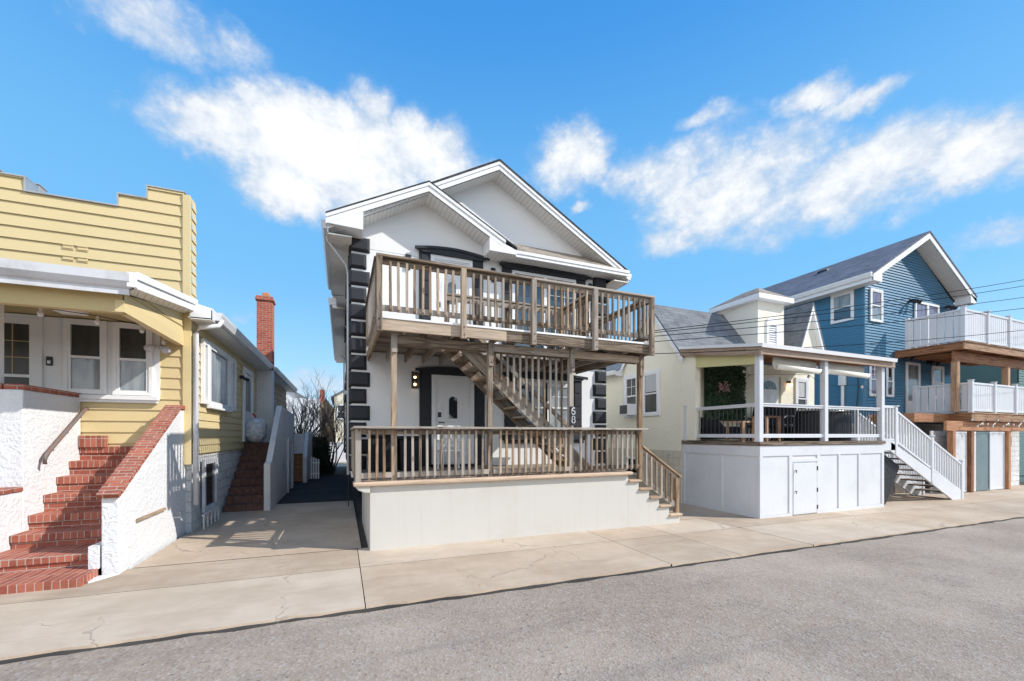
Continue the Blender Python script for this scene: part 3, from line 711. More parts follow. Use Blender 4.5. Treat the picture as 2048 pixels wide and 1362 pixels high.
# ================================================================== PORCH BASE
PB = thing('porch_base', (3.2, 7.03, 0), 'off-white stucco porch base with tan coping and five steps down its right end', 'porch')
def gb(x): return ground_z(x) - .25
mb = MB()
mb.box(.42, 5.44, 7.04, 9.84, -.3, 1.03)
mb.build('base_wall', PORCH_STUCCO, PB, bevel=.006)
steps = [(5.44, .93), (5.70, .745), (5.97, .555), (6.23, .36), (6.50, .155)]
mb = MB()
for i, (x0, zt) in enumerate(steps):
    x1 = steps[i + 1][0] if i < 4 else 6.80
    mb.box(x0 + .0005 * i, x1, 7.04 + .0004, 8.35, -.3 , zt - .05)
st = mb.build('stair_base', PORCH_STUCCO, PB)
for i, (x0, zt) in enumerate(steps):
    x1 = (steps[i + 1][0] if i < 4 else 6.80) + .045
    mb = MB(); mb.box(x0 + .002, x1, 6.99, 8.38, zt - .05, zt); mb.build('step', COPING, PB, bevel=.018)
mb = MB(); mb.box(.17, 5.50, 6.955, 7.30, 1.035, 1.105, L=X); mb.build('coping', COPING, PB, bevel=.022)
mb = MB(); mb.prism([(.20, 6.99, 1.035), (.42, 6.99, 1.035), (.42, 6.99, .93), (.34, 6.99, .935), (.24, 6.99, .98)], (0, .6, 0)); mb.build('corbel', PORCH_STUCCO, PB, bevel=.01)
mb = MB()
for k in range(20): mb.box(.21, 5.48, 7.302 + k * .127, 7.302 + k * .127 + .12, 1.045, 1.095, L=X)
mb.build('floor_board', DECK_WOOD, PB, bevel=.003)

# ================================================================== WOODEN DECK
DK = thing('wooden_deck', (3.2, 7.1, 1.1), 'weathered two-level timber deck with railings and a straight stair down to the porch', 'deck')
def wpart(name, fn, mat=DECK_WOOD, parent=None, bevel=.004):
    mb = MB(); fn(mb); return mb.build(name, mat, parent or DK, bevel=bevel)
PX = [.80, 2.47, 4.135, 5.80]
POSTM = [TAN_WOOD, DECK_WOOD, DECK_WOOD, TAN_WOOD]
for i, x in enumerate(PX):
    zb = .93 if i == 3 else 1.105
    wpart('post', lambda m: m.beam((x, 7.13, zb), (x, 7.13, 3.5), .09, .09, up=Y), POSTM[i])
    top = 3.08 if i else 3.2
    wpart('post_cleat', lambda m: m.beam((x, 7.06, top), (x, 7.06, 3.52), .092, .04, up=Y))
for a, b in zip(PX[:-1], PX[1:]):
    wpart('beam', lambda m: m.beam((a + .05, 7.10, 3.42), (b - .05, 7.10, 3.42), .045, .14), TAN_WOOD if a > 4 else DECK_WOOD)
    wpart('beam', lambda m: m.beam((a + .05, 7.20, 3.42), (b - .05, 7.20, 3.42), .045, .16))
# rim
wpart('rim_board', lambda m: m.beam((.55, 6.90, 3.605), (2.70, 6.90, 3.605), .045, .19), TAN_WOOD)
wpart('rim_board', lambda m: m.beam((2.70, 6.90, 3.605), (5.88, 6.90, 3.605), .045, .19))
wpart('rim_board', lambda m: m.beam((.55, 6.925, 3.60), (.55, 9.80, 3.60), .045, .22), TAN_WOOD)
wpart('rim_board', lambda m: m.beam((5.86, 6.925, 3.60), (5.86, 9.80, 3.60), .045, .22))
for i in range(13):
    x = .95 + i * .4
    y1 = 9.8 if not (1.9 < x < 4.3) else 7.28
    wpart('joist', lambda m: m.beam((x, 6.93, 3.60), (x, y1, 3.60), .04, .18))
    if y1 < 9: wpart('joist', lambda m: m.beam((x, 8.25, 3.60), (x, 9.8, 3.60), .04, .18))
wpart('trimmer', lambda m: m.beam((1.75, 8.25, 3.60), (4.5, 8.25, 3.60), .045, .19))
for k in range(22):
    y = 6.90 + k * .134
    if y > 7.25 and y < 8.15:
        for a, b in ((.57, 1.75), (4.5, 5.84)): wpart('deck_board', lambda m: m.beam((a, y + .06, 3.72), (b, y + .06, 3.72), .128, .035), bevel=.002)
    else: wpart('deck_board', lambda m: m.beam((.57, y + .06, 3.72), (5.84, y + .06, 3.72), .128, .035), bevel=.002)
wpart('flashing', lambda m: m.box(.58, 5.84, 6.862, 6.876, 3.695, 3.73), WHITE_TRIM)
# railings --------------------------------------------------------------
def baluster_proto(h, name='baluster', mat=DECK_WOOD):
    """square picket with bevelled foot, origin at its foot"""
    mb = MB(); w = .019
    mb.hexa([V(-w, -w - .0, .04), V(w, -w, .04), V(w, w, .0), V(-w, w, .0), V(-w, -w, h), V(w, -w, h), V(w, w, h), V(-w, w, h)], 0, Z)
    return mb.build(name, mat, DK, bevel=.002, loc=V(0, 0, 0))
def picket_run(x0, y0, x1, y1, n, zb, proto, skip=None, jitter=.004):
    for k in range(n):
        t = (k + 1) / (n + 1)
        o = rep(proto, 'baluster', (x0 + (x1 - x0) * t + random.uniform(-jitter, jitter), y0 + (y1 - y0) * t, zb), DK, (random.uniform(-.006, .006), random.uniform(-.008, .008), random.uniform(-.06, .06)))
ub = baluster_proto(.80); lb = baluster_proto(.80)
ub2 = baluster_proto(.80, mat=TAN_WOOD)
UP = [.545, 1.90, 3.20, 4.50, 5.86]
UM = [DECK_WOOD, TAN_WOOD, DECK_WOOD, DECK_WOOD, DECK_WOOD]
for i, x in enumerate(UP): wpart('rail_post', lambda m: m.beam((x, 6.825 if 0 < i < 4 else 6.83, 3.47), (x, 6.825 if 0 < i < 4 else 6.83, 4.64), .088, .085, up=Y), UM[i])
wpart('top_rail', lambda m: m.beam((.50, 6.86, 4.66), (3.2, 6.86, 4.66), .14, .038), DECK_WOOD)
wpart('top_rail', lambda m: m.beam((3.2, 6.86, 4.66), (5.92, 6.86, 4.66), .14, .038), DECK_WOOD)
for i in range(4):
    a, b = UP[i] + .045, UP[i + 1] - .045
    wpart('rail', lambda m: m.beam((a, 6.885, 4.59), (b, 6.885, 4.59), .038, .09)); wpart('rail', lambda m: m.beam((a, 6.885, 3.86), (b, 6.885, 3.86), .038, .09))
    picket_run(a, 6.848, b, 6.848, 9 if i in (0, 3) else 8, 3.80, ub if i % 2 else ub2)
for x in (.545, 5.86):       # side railings to the house wall
    wpart('top_rail', lambda m: m.beam((x, 6.93, 4.66), (x, 9.80, 4.66), .14, .038)); wpart('rail', lambda m: m.beam((x, 6.87, 4.59), (x, 9.8, 4.59), .038, .09)); wpart('rail', lambda m: m.beam((x, 6.87, 3.86), (x, 9.8, 3.86), .038, .09))
    s = .028 if x < 3 else -.028
    for k in range(20):
        rep(ub, 'baluster', (x - s, 7.0 + k * .14, 3.80), DK, (0, 0, R(90) if x < 3 else R(-90)))
    wpart('rail_post', lambda m: m.beam((x, 9.76, 3.6), (x, 9.76, 4.64), .088, .085, up=Y))
# railing round the stair opening
wpart('top_rail', lambda m: m.beam((1.95, 8.28, 4.67), (4.62, 8.28, 4.67), .14, .038)); wpart('rail', lambda m: m.beam((1.95, 8.25, 4.59), (4.62, 8.25, 4.59), .038, .11)); wpart('rail', lambda m: m.beam((1.95, 8.25, 3.86), (4.62, 8.25, 3.86), .038, .09))
wpart('top_rail', lambda m: m.beam((4.60, 6.93, 4.67), (4.60, 8.21, 4.67), .14, .038)); wpart('rail', lambda m: m.beam((4.6, 6.93, 4.59), (4.6, 8.21, 4.59), .038, .11))
for x in (1.97, 3.3, 4.6): wpart('rail_post', lambda m: m.beam((x, 8.32, 3.6), (x, 8.32, 4.65), .088, .085, up=Y), TAN_WOOD if x > 4 else DECK_WOOD)
picket_run(2.0, 8.22, 4.6, 8.22, 17, 3.80, ub); 
for k in range(8): rep(ub, 'baluster', (4.57, 7.05 + k * .14, 3.8), DK)
# lower railing
wpart('rail_post', lambda m: m.beam((.245, 7.06, 1.10), (.245, 7.06, 1.95), .088, .088, up=Y))
wpart('top_rail', lambda m: m.beam((.17, 6.98, 1.972), (3.0, 6.98, 1.972), .18, .036)); wpart('top_rail', lambda m: m.beam((3.0, 6.98, 1.972), (5.83, 6.98, 1.972), .18, .036))
LX = [.245] + PX
for i in range(4):
    a, b = LX[i] + .045, LX[i + 1] - .045
    wpart('rail', lambda m: m.beam((a, 7.06, 1.905), (b, 7.06, 1.905), .038, .09)); wpart('rail', lambda m: m.beam((a, 7.06, 1.20), (b, 7.06, 1.20), .038, .085))
    picket_run(a, 7.02, b, 7.02, 3 if i == 0 else 12, 1.13, lb if i % 2 else ub2)
wpart('top_rail', lambda m: m.beam((.245, 7.09, 1.972), (.245, 9.80, 1.972), .14, .036)); wpart('rail', lambda m: m.beam((.245, 7.1, 1.905), (.245, 9.8, 1.905), .038, .09)); wpart('rail', lambda m: m.beam((.245, 7.1, 1.20), (.245, 9.8, 1.20), .038, .085))
for k in range(18): rep(lb, 'baluster', (.215, 7.2 + k * .145, 1.13), DK)
for o in (ub, lb, ub2):          # the prototypes take a place of their own on the left side run
    pass
ub.location = V(.572, 9.85 - .08, 3.80) - parent_org(DK); lb.location = V(.215, 9.80, 1.13) - parent_org(DK); ub2.location = V(4.57, 8.16, 3.8) - parent_org(DK)
# stair from the upper deck down to the right
def strg(m, y):
    m.prism([(1.62, y - .02, 3.70), (1.98, y - .02, 3.70), (4.86, y - .02, 1.10), (4.50, y - .02, 1.10)], (0, .04, 0), L=V(2.9, 0, -2.62).normalized())
wpart('stringer', lambda m: strg(m, 7.34)); wpart('stringer', lambda m: strg(m, 8.18))
nst = 13
for k in range(nst):
    z = 3.70 - (k + 1) * (2.6 / (nst + 1)); xx = 1.80 + (3.70 - z) * (2.88 / 2.6)
    wpart('tread', lambda m: m.box(xx - .11, xx + .15, 7.362, 8.158, z - .02, z + .018, L=Y), TAN_WOOD if k % 3 == 0 else DECK_WOOD, bevel=.003)
wpart('hand_rail', lambda m: m.beam((2.45, 8.12, 3.95), (4.75, 8.12, 1.95), .04, .09)); wpart('stair_post', lambda m: m.beam((4.72, 8.12, 1.1), (4.72, 8.12, 2.05), .085, .085, up=Y))
wpart('hand_rail', lambda m: m.beam((3.15, 8.12, 3.05), (4.72, 8.12, 1.55), .035, .07))
for k in range(12):      # pickets from beam down to the front stringer
    x = 2.62 + k * .128; zt = 3.40; zb = 3.70 - (x - 1.80) * (2.6 / 2.88) - .02
    wpart('baluster', lambda m: m.hexa([V(x - .019, 7.262, zb + .05), V(x + .019, 7.262, zb + .05), V(x + .019, 7.30, zb), V(x - .019, 7.30, zb), V(x - .019, 7.262, zt), V(x + .019, 7.262, zt), V(x + .019, 7.30, zt), V(x - .019, 7.30, zt)], 0, Z), bevel=.002)
# railing beside the front steps
wpart('stair_post', lambda m: m.beam((6.80, 7.14, .155), (6.80, 7.14, .93), .088, .088, up=Y), TAN_WOOD)
wpart('top_rail', lambda m: m.beam((5.84, 7.13, 1.62), (6.90, 7.13, .925), .12, .036), TAN_WOOD)
wpart('rail', lambda m: m.beam((5.84, 7.14, 1.53), (6.78, 7.14, .92), .036, .09))
wpart('rail', lambda m: m.beam((5.84, 7.14, .96), (6.76, 7.14, .32), .036, .12))
for k in range(6):
    x = 5.95 + k * .135; zz = .96 - (x - 5.84) * .695
    wpart('baluster', lambda m: m.beam((x, 7.105, zz - .02), (x, 7.105, zz + .6), .036, .036, up=Y), TAN_WOOD if k % 2 else DECK_WOOD, bevel=.002)
# house number plate on the third post
mb = MB(); mb.box(4.065, 4.205, 7.02, 7.045, 2.03, 2.40); plate = mb.build('number_plate', BLACK_TRIM, DK, bevel=.004)
def digit_mesh(kind, cx, cz, hgt, y):
    mb = MB(); r = hgt * .25; w = hgt * .13
    def loop(c, rx, rz, a0=0, a1=360, n=20):
        pts = [V(c[0] + rx * math.cos(R(a0 + (a1 - a0) * k / n)), y, c[1] + rz * math.sin(R(a0 + (a1 - a0) * k / n))) for k in range(n + 1)]
        for p, q in zip(pts[:-1], pts[1:]): mb.beam(p, q + (q - p) * .15, .008, w, up=-Y, grain=False) if False else mb.hexa(_band(p, q, w, y))
    def _band(p, q, w, y):
        d = (q - p).normalized(); s = V(d.z, 0, -d.x) * (w / 2); e = d * .002
        a = [p - e + s, p - e - s, q + e - s, q + e + s]
        return [V(t.x, y, t.z) for t in a] + [V(t.x, y - .008, t.z) for t in a]
    if kind == '8':
        loop((cx, cz + r * .93), r * .82, r * .82); loop((cx, cz - r * .95), r, r)
    else:
        loop((cx, cz - r * .95), r, r)
        pts = [V(cx - r, y, cz - r * .95), V(cx - r * .95, y, cz + r * .3), V(cx - r * .5, y, cz + r * 1.35), V(cx + r * .1, y, cz + r * 1.78), V(cx + r * .75, y, cz + r * 1.5)]
        for p, q in zip(pts[:-1], pts[1:]): mb.hexa(_band(p, q, w, y))
    return mb
digit_mesh('6', 4.135, 2.315, .135, 7.019).build('digit', WHITE_TRIM, plate); digit_mesh('8', 4.135, 2.15, .135, 7.019).build('digit', WHITE_TRIM, plate)
mb = MB()
for x in (UP + [2.47, 4.135]):
    for z in ((3.53, 3.66) if x in UP else (3.15, 3.42)):
        y = 6.783 if x in UP else 7.04
        mb.tube([(x + .004, y, z), (x + .004, y - .008, z)], .012, 8)
mb.build('bolt', DARK_METAL, DK)
# things standing on the porch
world0()
def lathe(mb, c, prof, n=18, mi=0):
    c = V(c)
    for (r0, z0), (r1, z1) in zip(prof[:-1], prof[1:]):
        for k in range(n):
            a, b = 2 * math.pi * k / n, 2 * math.pi * (k + 1) / n
            p = [c + V(r0 * math.cos(a), r0 * math.sin(a), z0), c + V(r0 * math.cos(b), r0 * math.sin(b), z0), c + V(r1 * math.cos(b), r1 * math.sin(b), z1), c + V(r1 * math.cos(a), r1 * math.sin(a), z1)]
            if r0 < 1e-5: p = [p[0], p[2], p[3]]
            elif r1 < 1e-5: p = [p[0], p[1], p[2]]
            mb.poly(p, mi)
    return mb
def porch_bin(x, w, h, lab):
    t = thing('storage_bin', (x, 9.3, DZ - .01), lab, 'storage bin')
    mb = MB(); z = DZ - .01; mb.prism([(x - w / 2 + .03, 9.0, z), (x + w / 2 - .03, 9.0, z), (x + w / 2, 9.0, z + h), (x - w / 2, 9.0, z + h)], (0, .62, 0)); mb.build('bin_body', BLACK_FAB, t, bevel=.03)
    mb = MB(); mb.prism([(x - w / 2 - .03, 8.96, z + h), (x + w / 2 + .03, 8.96, z + h), (x + w / 2 - .02, 8.96, z + h + .07), (x - w / 2 + .02, 8.96, z + h + .07)], (0, .70, 0)); mb.build('lid', BLACK_FAB, t, bevel=.015)
porch_bin(.80, .50, .72, 'black lidded storage bin in the left corner of the porch, nearest the quoins'); porch_bin(1.36, .46, .66, 'black lidded storage bin between the corner bin and the front door')
c = thing('lattice_chair', (2.18, 9.0, DZ - .01), 'white porch chair with a lattice back in front of the front door', 'chair')
z = DZ - .01
mb = MB(); mb.box(1.93, 2.43, 8.62, 9.08, z + .40, z + .44); mb.build('seat', WHITE_TRIM, c, bevel=.01)
mb = MB(); mb.box(1.93, 1.975, 9.04, 9.08, z + .44, z + .90); mb.box(2.385, 2.43, 9.04, 9.08, z + .44, z + .90); mb.box(1.93, 2.43, 9.04, 9.08, z + .90, z + .96); mb.box(1.975, 2.385, 9.045, 9.075, z + .50, z + .53)
for k in range(4):
    a = 1.975 + k * .1; mb.beam((a, 9.055, z + .53), (min(a + .28, 2.385), 9.055, z + .53 + min(.28, 2.385 - a) * 1.3), .012, .025, up=-Y, grain=False); mb.beam((a + .1, 9.068, z + .53), (max(a - .18, 1.975), 9.068, z + .53 + min(.28, a + .1 - 1.975) * 1.3), .012, .025, up=-Y, grain=False)
mb.build('backrest', WHITE_TRIM, c)
for dx in (1.95, 2.41):
    for dy in (8.64, 9.06):
        mb = MB(); mb.box(dx - .02, dx + .02, dy - .02, dy + .02, z, z + .40); mb.build('leg', WHITE_TRIM, c)
    mb = MB(); mb.box(dx - .025, dx + .025, 8.60, 9.04, z + .62, z + .65); mb.box(dx - .015, dx + .015, 8.62, 8.65, z + .44, z + .62); mb.build('armrest', WHITE_TRIM, c)
t = thing('side_table', (4.55, 8.75, DZ - .01), 'small pale wooden table on the porch behind the number post', 'table')
mb = MB(); mb.box(3.95, 4.75, 8.9, 9.4, z + .84, z + .875, L=X); mb.build('table_top', TAN_WOOD, t, bevel=.004)
for dx in (4.0, 4.7):
    for dy in (8.94, 9.35): mb = MB(); mb.box(dx - .02, dx + .02, dy - .02, dy + .02, z, z + .84, L=Z); mb.build('leg', TAN_WOOD, t)
world0()
mb = MB(); lathe(mb, (4.32, 9.1, z + .875), [(0, 0), (.05, 0), (.05, .02), (.02, .06), (.035, .16), (.04, .2), (0, .2)], 14); o = mb.build('glass_bottle', GLASS_BLUE, smooth=True, loc=V(4.32, 9.1, z + .875)); tag(o, 'small teal glass vase on the pale porch table', 'vase')

# ================================================================== YELLOW HOUSE (left)
HX, HY = -2.60, 9.50
YH = thing('yellow_house', (-4.5, 9.5, 0), 'yellow clapboard bungalow with a stepped front parapet and a recessed porch', 'house')
FF = Fr((0, HY, 0), X, -Y); FS = Fr((HX + .024, 0, 0), Y, X)
mb = MB(); mb.box(-9.5, HX - .02, HY + .02, 19.4, 1.30, 4.05); mb.build('body', YELLOW, YH)
# clapboard parapet: convex pieces side by side
mb = MB()
P0_ = 3.9
pieces = [(-9.5, -4.86, 6.12), (-4.86, -3.66, 5.89), (-3.66, -3.25, 6.11), (-3.25, -2.70, 6.34)]
for a, b, zt in pieces: mb.siding(FF.O, X, -Y, [(a, P0_), (b, P0_), (b, zt), (a, zt)], .2, .024, z0=3.7)
mb.siding(FF.O, X, -Y, [(-3.06, 1.30), (-2.70, 1.30), (-2.70, 3.9), (-3.06, 3.9)], .2, .022, z0=1.1)
mb.siding(FF.O, X, -Y, [(-4.3, 1.30), (-3.06, 1.30), (-3.06, 2.5), (-4.3, 2.5)], .2, .022, z0=1.1)
mb.build('clapboard', YELLOW, YH)
mb = MB()
for a, b, zt in pieces: mb.box(a, b, HY + .004, HY + .26, 3.9, zt - .004)
pw = mb.build('parapet', YELLOW, YH)
mb = MB(); mb.siding((-2.70 + .09, 0, 0), Y, X, [(HY + .03, 3.9), (HY + .27, 3.9), (HY + .27, 6.30), (HY + .03, 6.30)], .2, .02, z0=3.7); mb.build('clapboard', YELLOW, pw)
mb = MB()
for a, b, zt in pieces: mb.box(a - .015, b + .015, HY - .04, HY + .28, zt, zt + .022)
for x, za, zb in ((-4.86, 5.89, 6.12), (-3.66, 5.89, 6.13), (-3.25, 6.11, 6.36)): mb.box(x - .012, x + .012, HY - .038, HY + .278, za + .02, zb)
mb.build('parapet_cap', METAL, pw)
mb = MB(); mb.box(-2.72, -2.60, HY - .045, HY + .01, 1.3, 6.30); mb.box(-2.612, -2.585, HY - .044, HY + .06, 1.3, 4.0); mb.build('corner_board', YELLOW, YH, bevel=.004)
# embossed louvres on the parapet
for r_, zz in enumerate((5.09, 4.90, 4.71)):
    for a in (-4.39, -4.20):
        mb = MB()
        for k in (0, 1): FF.box(mb, a, a + .135, zz - k * .055, zz - k * .055 + .014, .012, .034)
        FF.box(mb, a, a + .135, zz - .075, zz + .02, .005, .024)
        mb.build('louvre', YELLOW, YH)
# metal flue housings behind the parapet
mb = MB(); mb.box(-5.04, -4.90, 9.9, 10.1, 5.6, 6.22); mb.box(-5.05, -4.89, 9.88, 10.12, 6.22, 6.245); mb.build('vent_box', VENTM, YH, bevel=.01)
mb = MB(); mb.box(-5.8, -5.43, 9.9, 10.1, 5.9, 6.38); mb.box(-5.82, -5.41, 9.88, 10.12, 6.38, 6.41); mb.build('vent_box', VENTM, YH, bevel=.01)
# side wall
mb = MB(); mb.siding((HX, 0, 0), Y, X, [(HY + .04, 1.47), (15.88, 1.47), (15.88, 4.02), (HY + .04, 4.02)], .165, .02, z0=1.32); mb.build('clapboard', YELLOW, YH)
mb = MB(); mb.siding((HX, 0, 0), Y, X, [(16.4, 1.47), (23.9, 1.47), (23.9, 4.1), (16.4, 4.1)], .24, .025, L=Y); mb.box(-6, HX - .01, 19.4, 23.9, -.3, 4.1); mb.build('rear_clapboard', BROWN_SIDE, YH)
mb = MB(); mb.box(-9, HX - .012, HY + .06, 19.4, -.3, 1.45); mb.build('foundation', BLOCK_WH, YH)
# side eave, roof
rf = MB(); rf.prism([(-2.22, HY + .12, 4.20), (-5.4, HY + .12, 5.05), (-9.5, HY + .12, 4.2), (-9.5, HY + .12, 4.12), (-5.4, HY + .12, 4.97), (-2.22, HY + .12, 4.12)], (0, 14.5, 0)); YR = rf.build('roof', SH_BLACK, YH)
mb = MB(); mb.box(-2.60, -2.24, HY - .18, 16.1, 4.0, 4.02); mb.box(-2.60, -2.24, 16.4, 24.1, 4.05, 4.07); mb.build('eave_soffit', SOFFIT_W, YR)
mb = MB(); gutter(mb, -2.22, 1, HY - .05, 16.3, 4.17, 4.02); mb.box(-2.245, -2.218, HY - .18, 16.3, 3.99, 4.17); mb.build('gutter', WHITE_VINYL, YR)
mb = MB(); gutter(mb, -2.22, 1, 16.6, 24.2, 4.22, 4.06); mb.box(-2.245, -2.218, 16.6, 24.1, 4.04, 4.2); mb.build('gutter', DIRTY_TRIM, YR)
# corner box where the porch roof meets the side eave
mb = MB(); mb.prism([(-2.58, 9.32, 3.98), (-2.22, 9.32, 3.98), (-2.22, 9.32, 4.20), (-2.58, 9.32, 4.30)], (0, .5, 0)); mb.build('eave_return', WHITE_TRIM, YR, bevel=.01)
mb = MB(); mb.tube([(-2.13, 9.55, 4.05), (-2.16, 9.50, 3.93), (-2.46, 9.46, 3.86), (-2.52, 9.47, 3.72), (-2.52, 9.47, .55)], .045, 10)
mb.build('downspout', WHITE_VINYL, YH, smooth=True)
# side windows (triple), door, light
window(YH, FS, 10.02, 10.26, 2.52, 3.70, .06, GLASS, sill=False, d=.07, hung=False)
window(YH, FS, 10.46, 12.05, 2.52, 3.70, .09, GLASS_BLIND, sill=True, hung=False, d=.06)
window(YH, FS, 12.30, 12.62, 2.52, 3.70, .07, GLASS, sill=False, d=.065, hung=False)
mb = MB(); ring(mb, FS, 13.72, 15.10, 1.66, 3.78, .14, 0, .05, wb=.03); dr = mb.build('door', WHITE_TRIM, YH, bevel=.004)
mb = MB(); FS.box(mb, 13.86, 14.96, 1.69, 3.64, 0, .02); FS.box(mb, 14.0, 14.82, 1.85, 2.4, .02, .028); mb.build('door_leaf', WHITE_TRIM, dr)
for k in range(3): mb = MB(); FS.box(mb, 14.12 + k * .22, 14.27 + k * .22, 2.55, 3.5, .02, .027); mb.build('pane', GLASS, dr)
mb = MB(); mb.tube([FS.p(13.45, 3.44, 0), FS.p(13.45, 3.44, .10)], .05, 10); mb.tube([FS.p(13.45, 3.43, .07), FS.p(13.5, 3.36, .2)], [.03, .06], 10); mb.build('wall_light', DARK_METAL, YH)
# cellar window and grille in the foundation
mb = MB(); ring(mb, FS, 10.05, 11.0, .30, 1.35, .09, 0, .05); cw = mb.build('window', DIRTY_TRIM, YH)
mb = MB(); FS.box(mb, 10.14, 10.91, .39, 1.26, 0, .012); mb.build('pane', GLASS, cw)
mb = MB()
for k in range(5): FS.box(mb, 9.72 + k * .26, 9.75 + k * .26, -.08, .30, .10, .125)
FS.box(mb, 9.70, 10.80, .28, .32, .09, .135); FS.box(mb, 9.70, 10.80, -.06, -.02, .09, .135); mb.build('area_grille', DIRTY_TRIM, YH)
# chimney on the side wall
mb = MB(); mb.box(-2.595, -2.14, 15.9, 16.38, -.2, 4.02); mb.build('chimney_base', BRICK_WH, YH)
mb = MB(); mb.box(-2.58, -2.13, 15.88, 16.34, 4.03, 6.30); mb.box(-2.62, -2.09, 15.84, 16.38, 6.30, 6.38); mb.box(-2.60, -2.11, 15.86, 16.36, 6.38, 6.44); ch = mb.build('chimney', BRICK_CH, YH)
mb = MB(); mb.box(-2.44, -2.24, 16.0, 16.2, 6.44, 6.60); mb.build('chimney_pot', TERRA, ch, bevel=.02)
mb = MB(); mb.prism([(-2.60, 15.86, 4.0), (-2.10, 15.86, 4.0), (-2.10, 15.86, 4.25), (-2.60, 15.86, 4.5)], (0, .01, 0)); mb.build('flashing', DARK_METAL, ch)
# front porch roof
rf = MB(); rf.prism([(-9.5, 7.08, 3.99), (-9.5, HY, 4.36), (-9.5, HY, 4.31), (-9.5, 7.08, 3.94)], (6.98, 0, 0)); PRF = rf.build('porch_roof', SH_BLACK, YH)
mb = MB(); mb.prism([(-9.5, 7.02, 3.78), (-9.5, 6.99, 3.80), (-9.5, 6.95, 3.86), (-9.5, 6.945, 3.97), (-9.5, 7.02, 3.97)], (6.93, 0, 0)); mb.box(-9.5, -2.60, 7.025, 7.05, 3.70, 3.93); mb.build('gutter', DIRTY_TRIM, PRF)
mb = MB(); mb.prism([(-2.54, 7.0, 3.78), (-2.54, 7.0, 3.99), (-2.54, HY - .05, 4.36), (-2.54, HY - .05, 4.15)], (.035, 0, 0)); mb.prism([(-2.51, 6.98, 3.90), (-2.51, 6.98, 4.0), (-2.51, HY - .05, 4.37), (-2.51, HY - .05, 4.27)], (.03, 0, 0)); mb.prism([(-2.60, 6.96, 3.79), (-2.50, 6.96, 3.79), (-2.50, 6.96, 3.985), (-2.60, 6.96, 3.985)], (0, .05, 0)); mb.build('rake_fascia', WHITE_TRIM, PRF, bevel=.004)
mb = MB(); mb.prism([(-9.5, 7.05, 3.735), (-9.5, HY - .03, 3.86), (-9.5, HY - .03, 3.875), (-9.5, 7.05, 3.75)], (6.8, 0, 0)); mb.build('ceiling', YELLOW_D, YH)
mb = MB(); mb.prism([(-2.70, 7.06, 3.74), (-2.53, 7.06, 3.79), (-2.53, HY - .05, 4.16), (-2.70, HY - .05, 4.10)], (0, 0, .01)); mb.build('soffit', SOFFIT_W, YH)
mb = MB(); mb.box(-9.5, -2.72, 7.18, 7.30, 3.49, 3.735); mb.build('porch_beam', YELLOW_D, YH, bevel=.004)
mb = MB(); mb.box(-2.80, -2.70, 7.17, HY - .05, 3.50, 3.66); mb.siding((-2.72, 0, 0), Y, X, [(7.17, 3.66), (HY - .05, 3.66), (HY - .05, 4.12), (7.17, 3.74)], .19, .016); mb.build('porch_side_beam', YELLOW, YH)
mb = MB(); mb.box(-4.52, -4.41, 8.07, 8.18, 2.56, 3.78); mb.build('porch_post', WHITE_TRIM, YH, bevel=.005)
# white window band, door
mb = MB(); FF.box(mb, -6.6, -3.06, 2.50, 3.84, .0, .03); FF.box(mb, -6.6, -4.50, 1.66, 2.50, .0, .03); mb.build('window_band', WHITE_TRIM, YH)
F2 = Fr((0, HY - .03, 0), X, -Y)
window(YH, F2, -4.31, -3.85, 2.60, 3.78, .055, GLASS_DARK, sill=False, d=.05, glass2=GLASS_BLIND)
window(YH, F2, -3.66, -3.21, 2.60, 3.78, .055, GLASS_DARK, sill=False, d=.05, glass2=GLASS_BLIND)
mb = MB(); F2.box(mb, -4.46, -3.06, 2.47, 2.545, .0, .10); F2.box(mb, -4.44, -3.08, 2.42, 2.47, .0, .06); mb.build('window_sill', WHITE_TRIM, YH, bevel=.006)
mb = MB(); ring(mb, F2, -5.6, -4.63, 1.68, 3.84, .05, 0, .05, wb=.02); dr = mb.build('door', WHITE_TRIM, YH)
mb = MB(); ring(mb, F2, -5.55, -4.68, 1.70, 3.79, .11, 0, .04); F2.box(mb, -5.44, -4.79, 2.80, 2.85, 0, .038); F2.box(mb, -5.44, -4.79, 1.8, 2.2, 0, .03); mb.build('door_leaf', WHITE_TRIM, dr, bevel=.004)
mb = MB(); F2.box(mb, -5.44, -4.79, 2.85, 3.68, 0, .015); F2.box(mb, -5.44, -4.79, 2.2, 2.80, 0, .015); mb.build('pane', GLASS_DARK, dr)
mb = MB()
for x in (-5.22, -5.0): F2.box(mb, x - .006, x + .006, 2.85, 3.68, .015, .022)
for z in (3.13, 3.4): F2.box(mb, -5.44, -4.79, z - .006, z + .006, .015, .0215)
mb.build('muntin', YELLOW_D, dr)
mb = MB(); mb.tube([F2.p(-4.72, 2.52, .04), F2.p(-4.72, 2.52, .10), F2.p(-4.72, 2.40, .11)], .014, 6); mb.build('handle', DARK_METAL, dr)
mb = MB(); F2.box(mb, -4.59, -4.51, 3.02, 3.17, 0, .03); db = mb.build('doorbell', DARK_METAL, YH, bevel=.006)
mb = MB(); F2.box(mb, -4.57, -4.53, 3.05, 3.10, .03, .036); mb.build('button', WHITE_TRIM, db)
mb = MB(); mb.box(-3.98, -3.65, 8.3, 8.55, 3.70, 3.78); mb.build('ceiling_light', WHITE_TRIM, YH, bevel=.02)
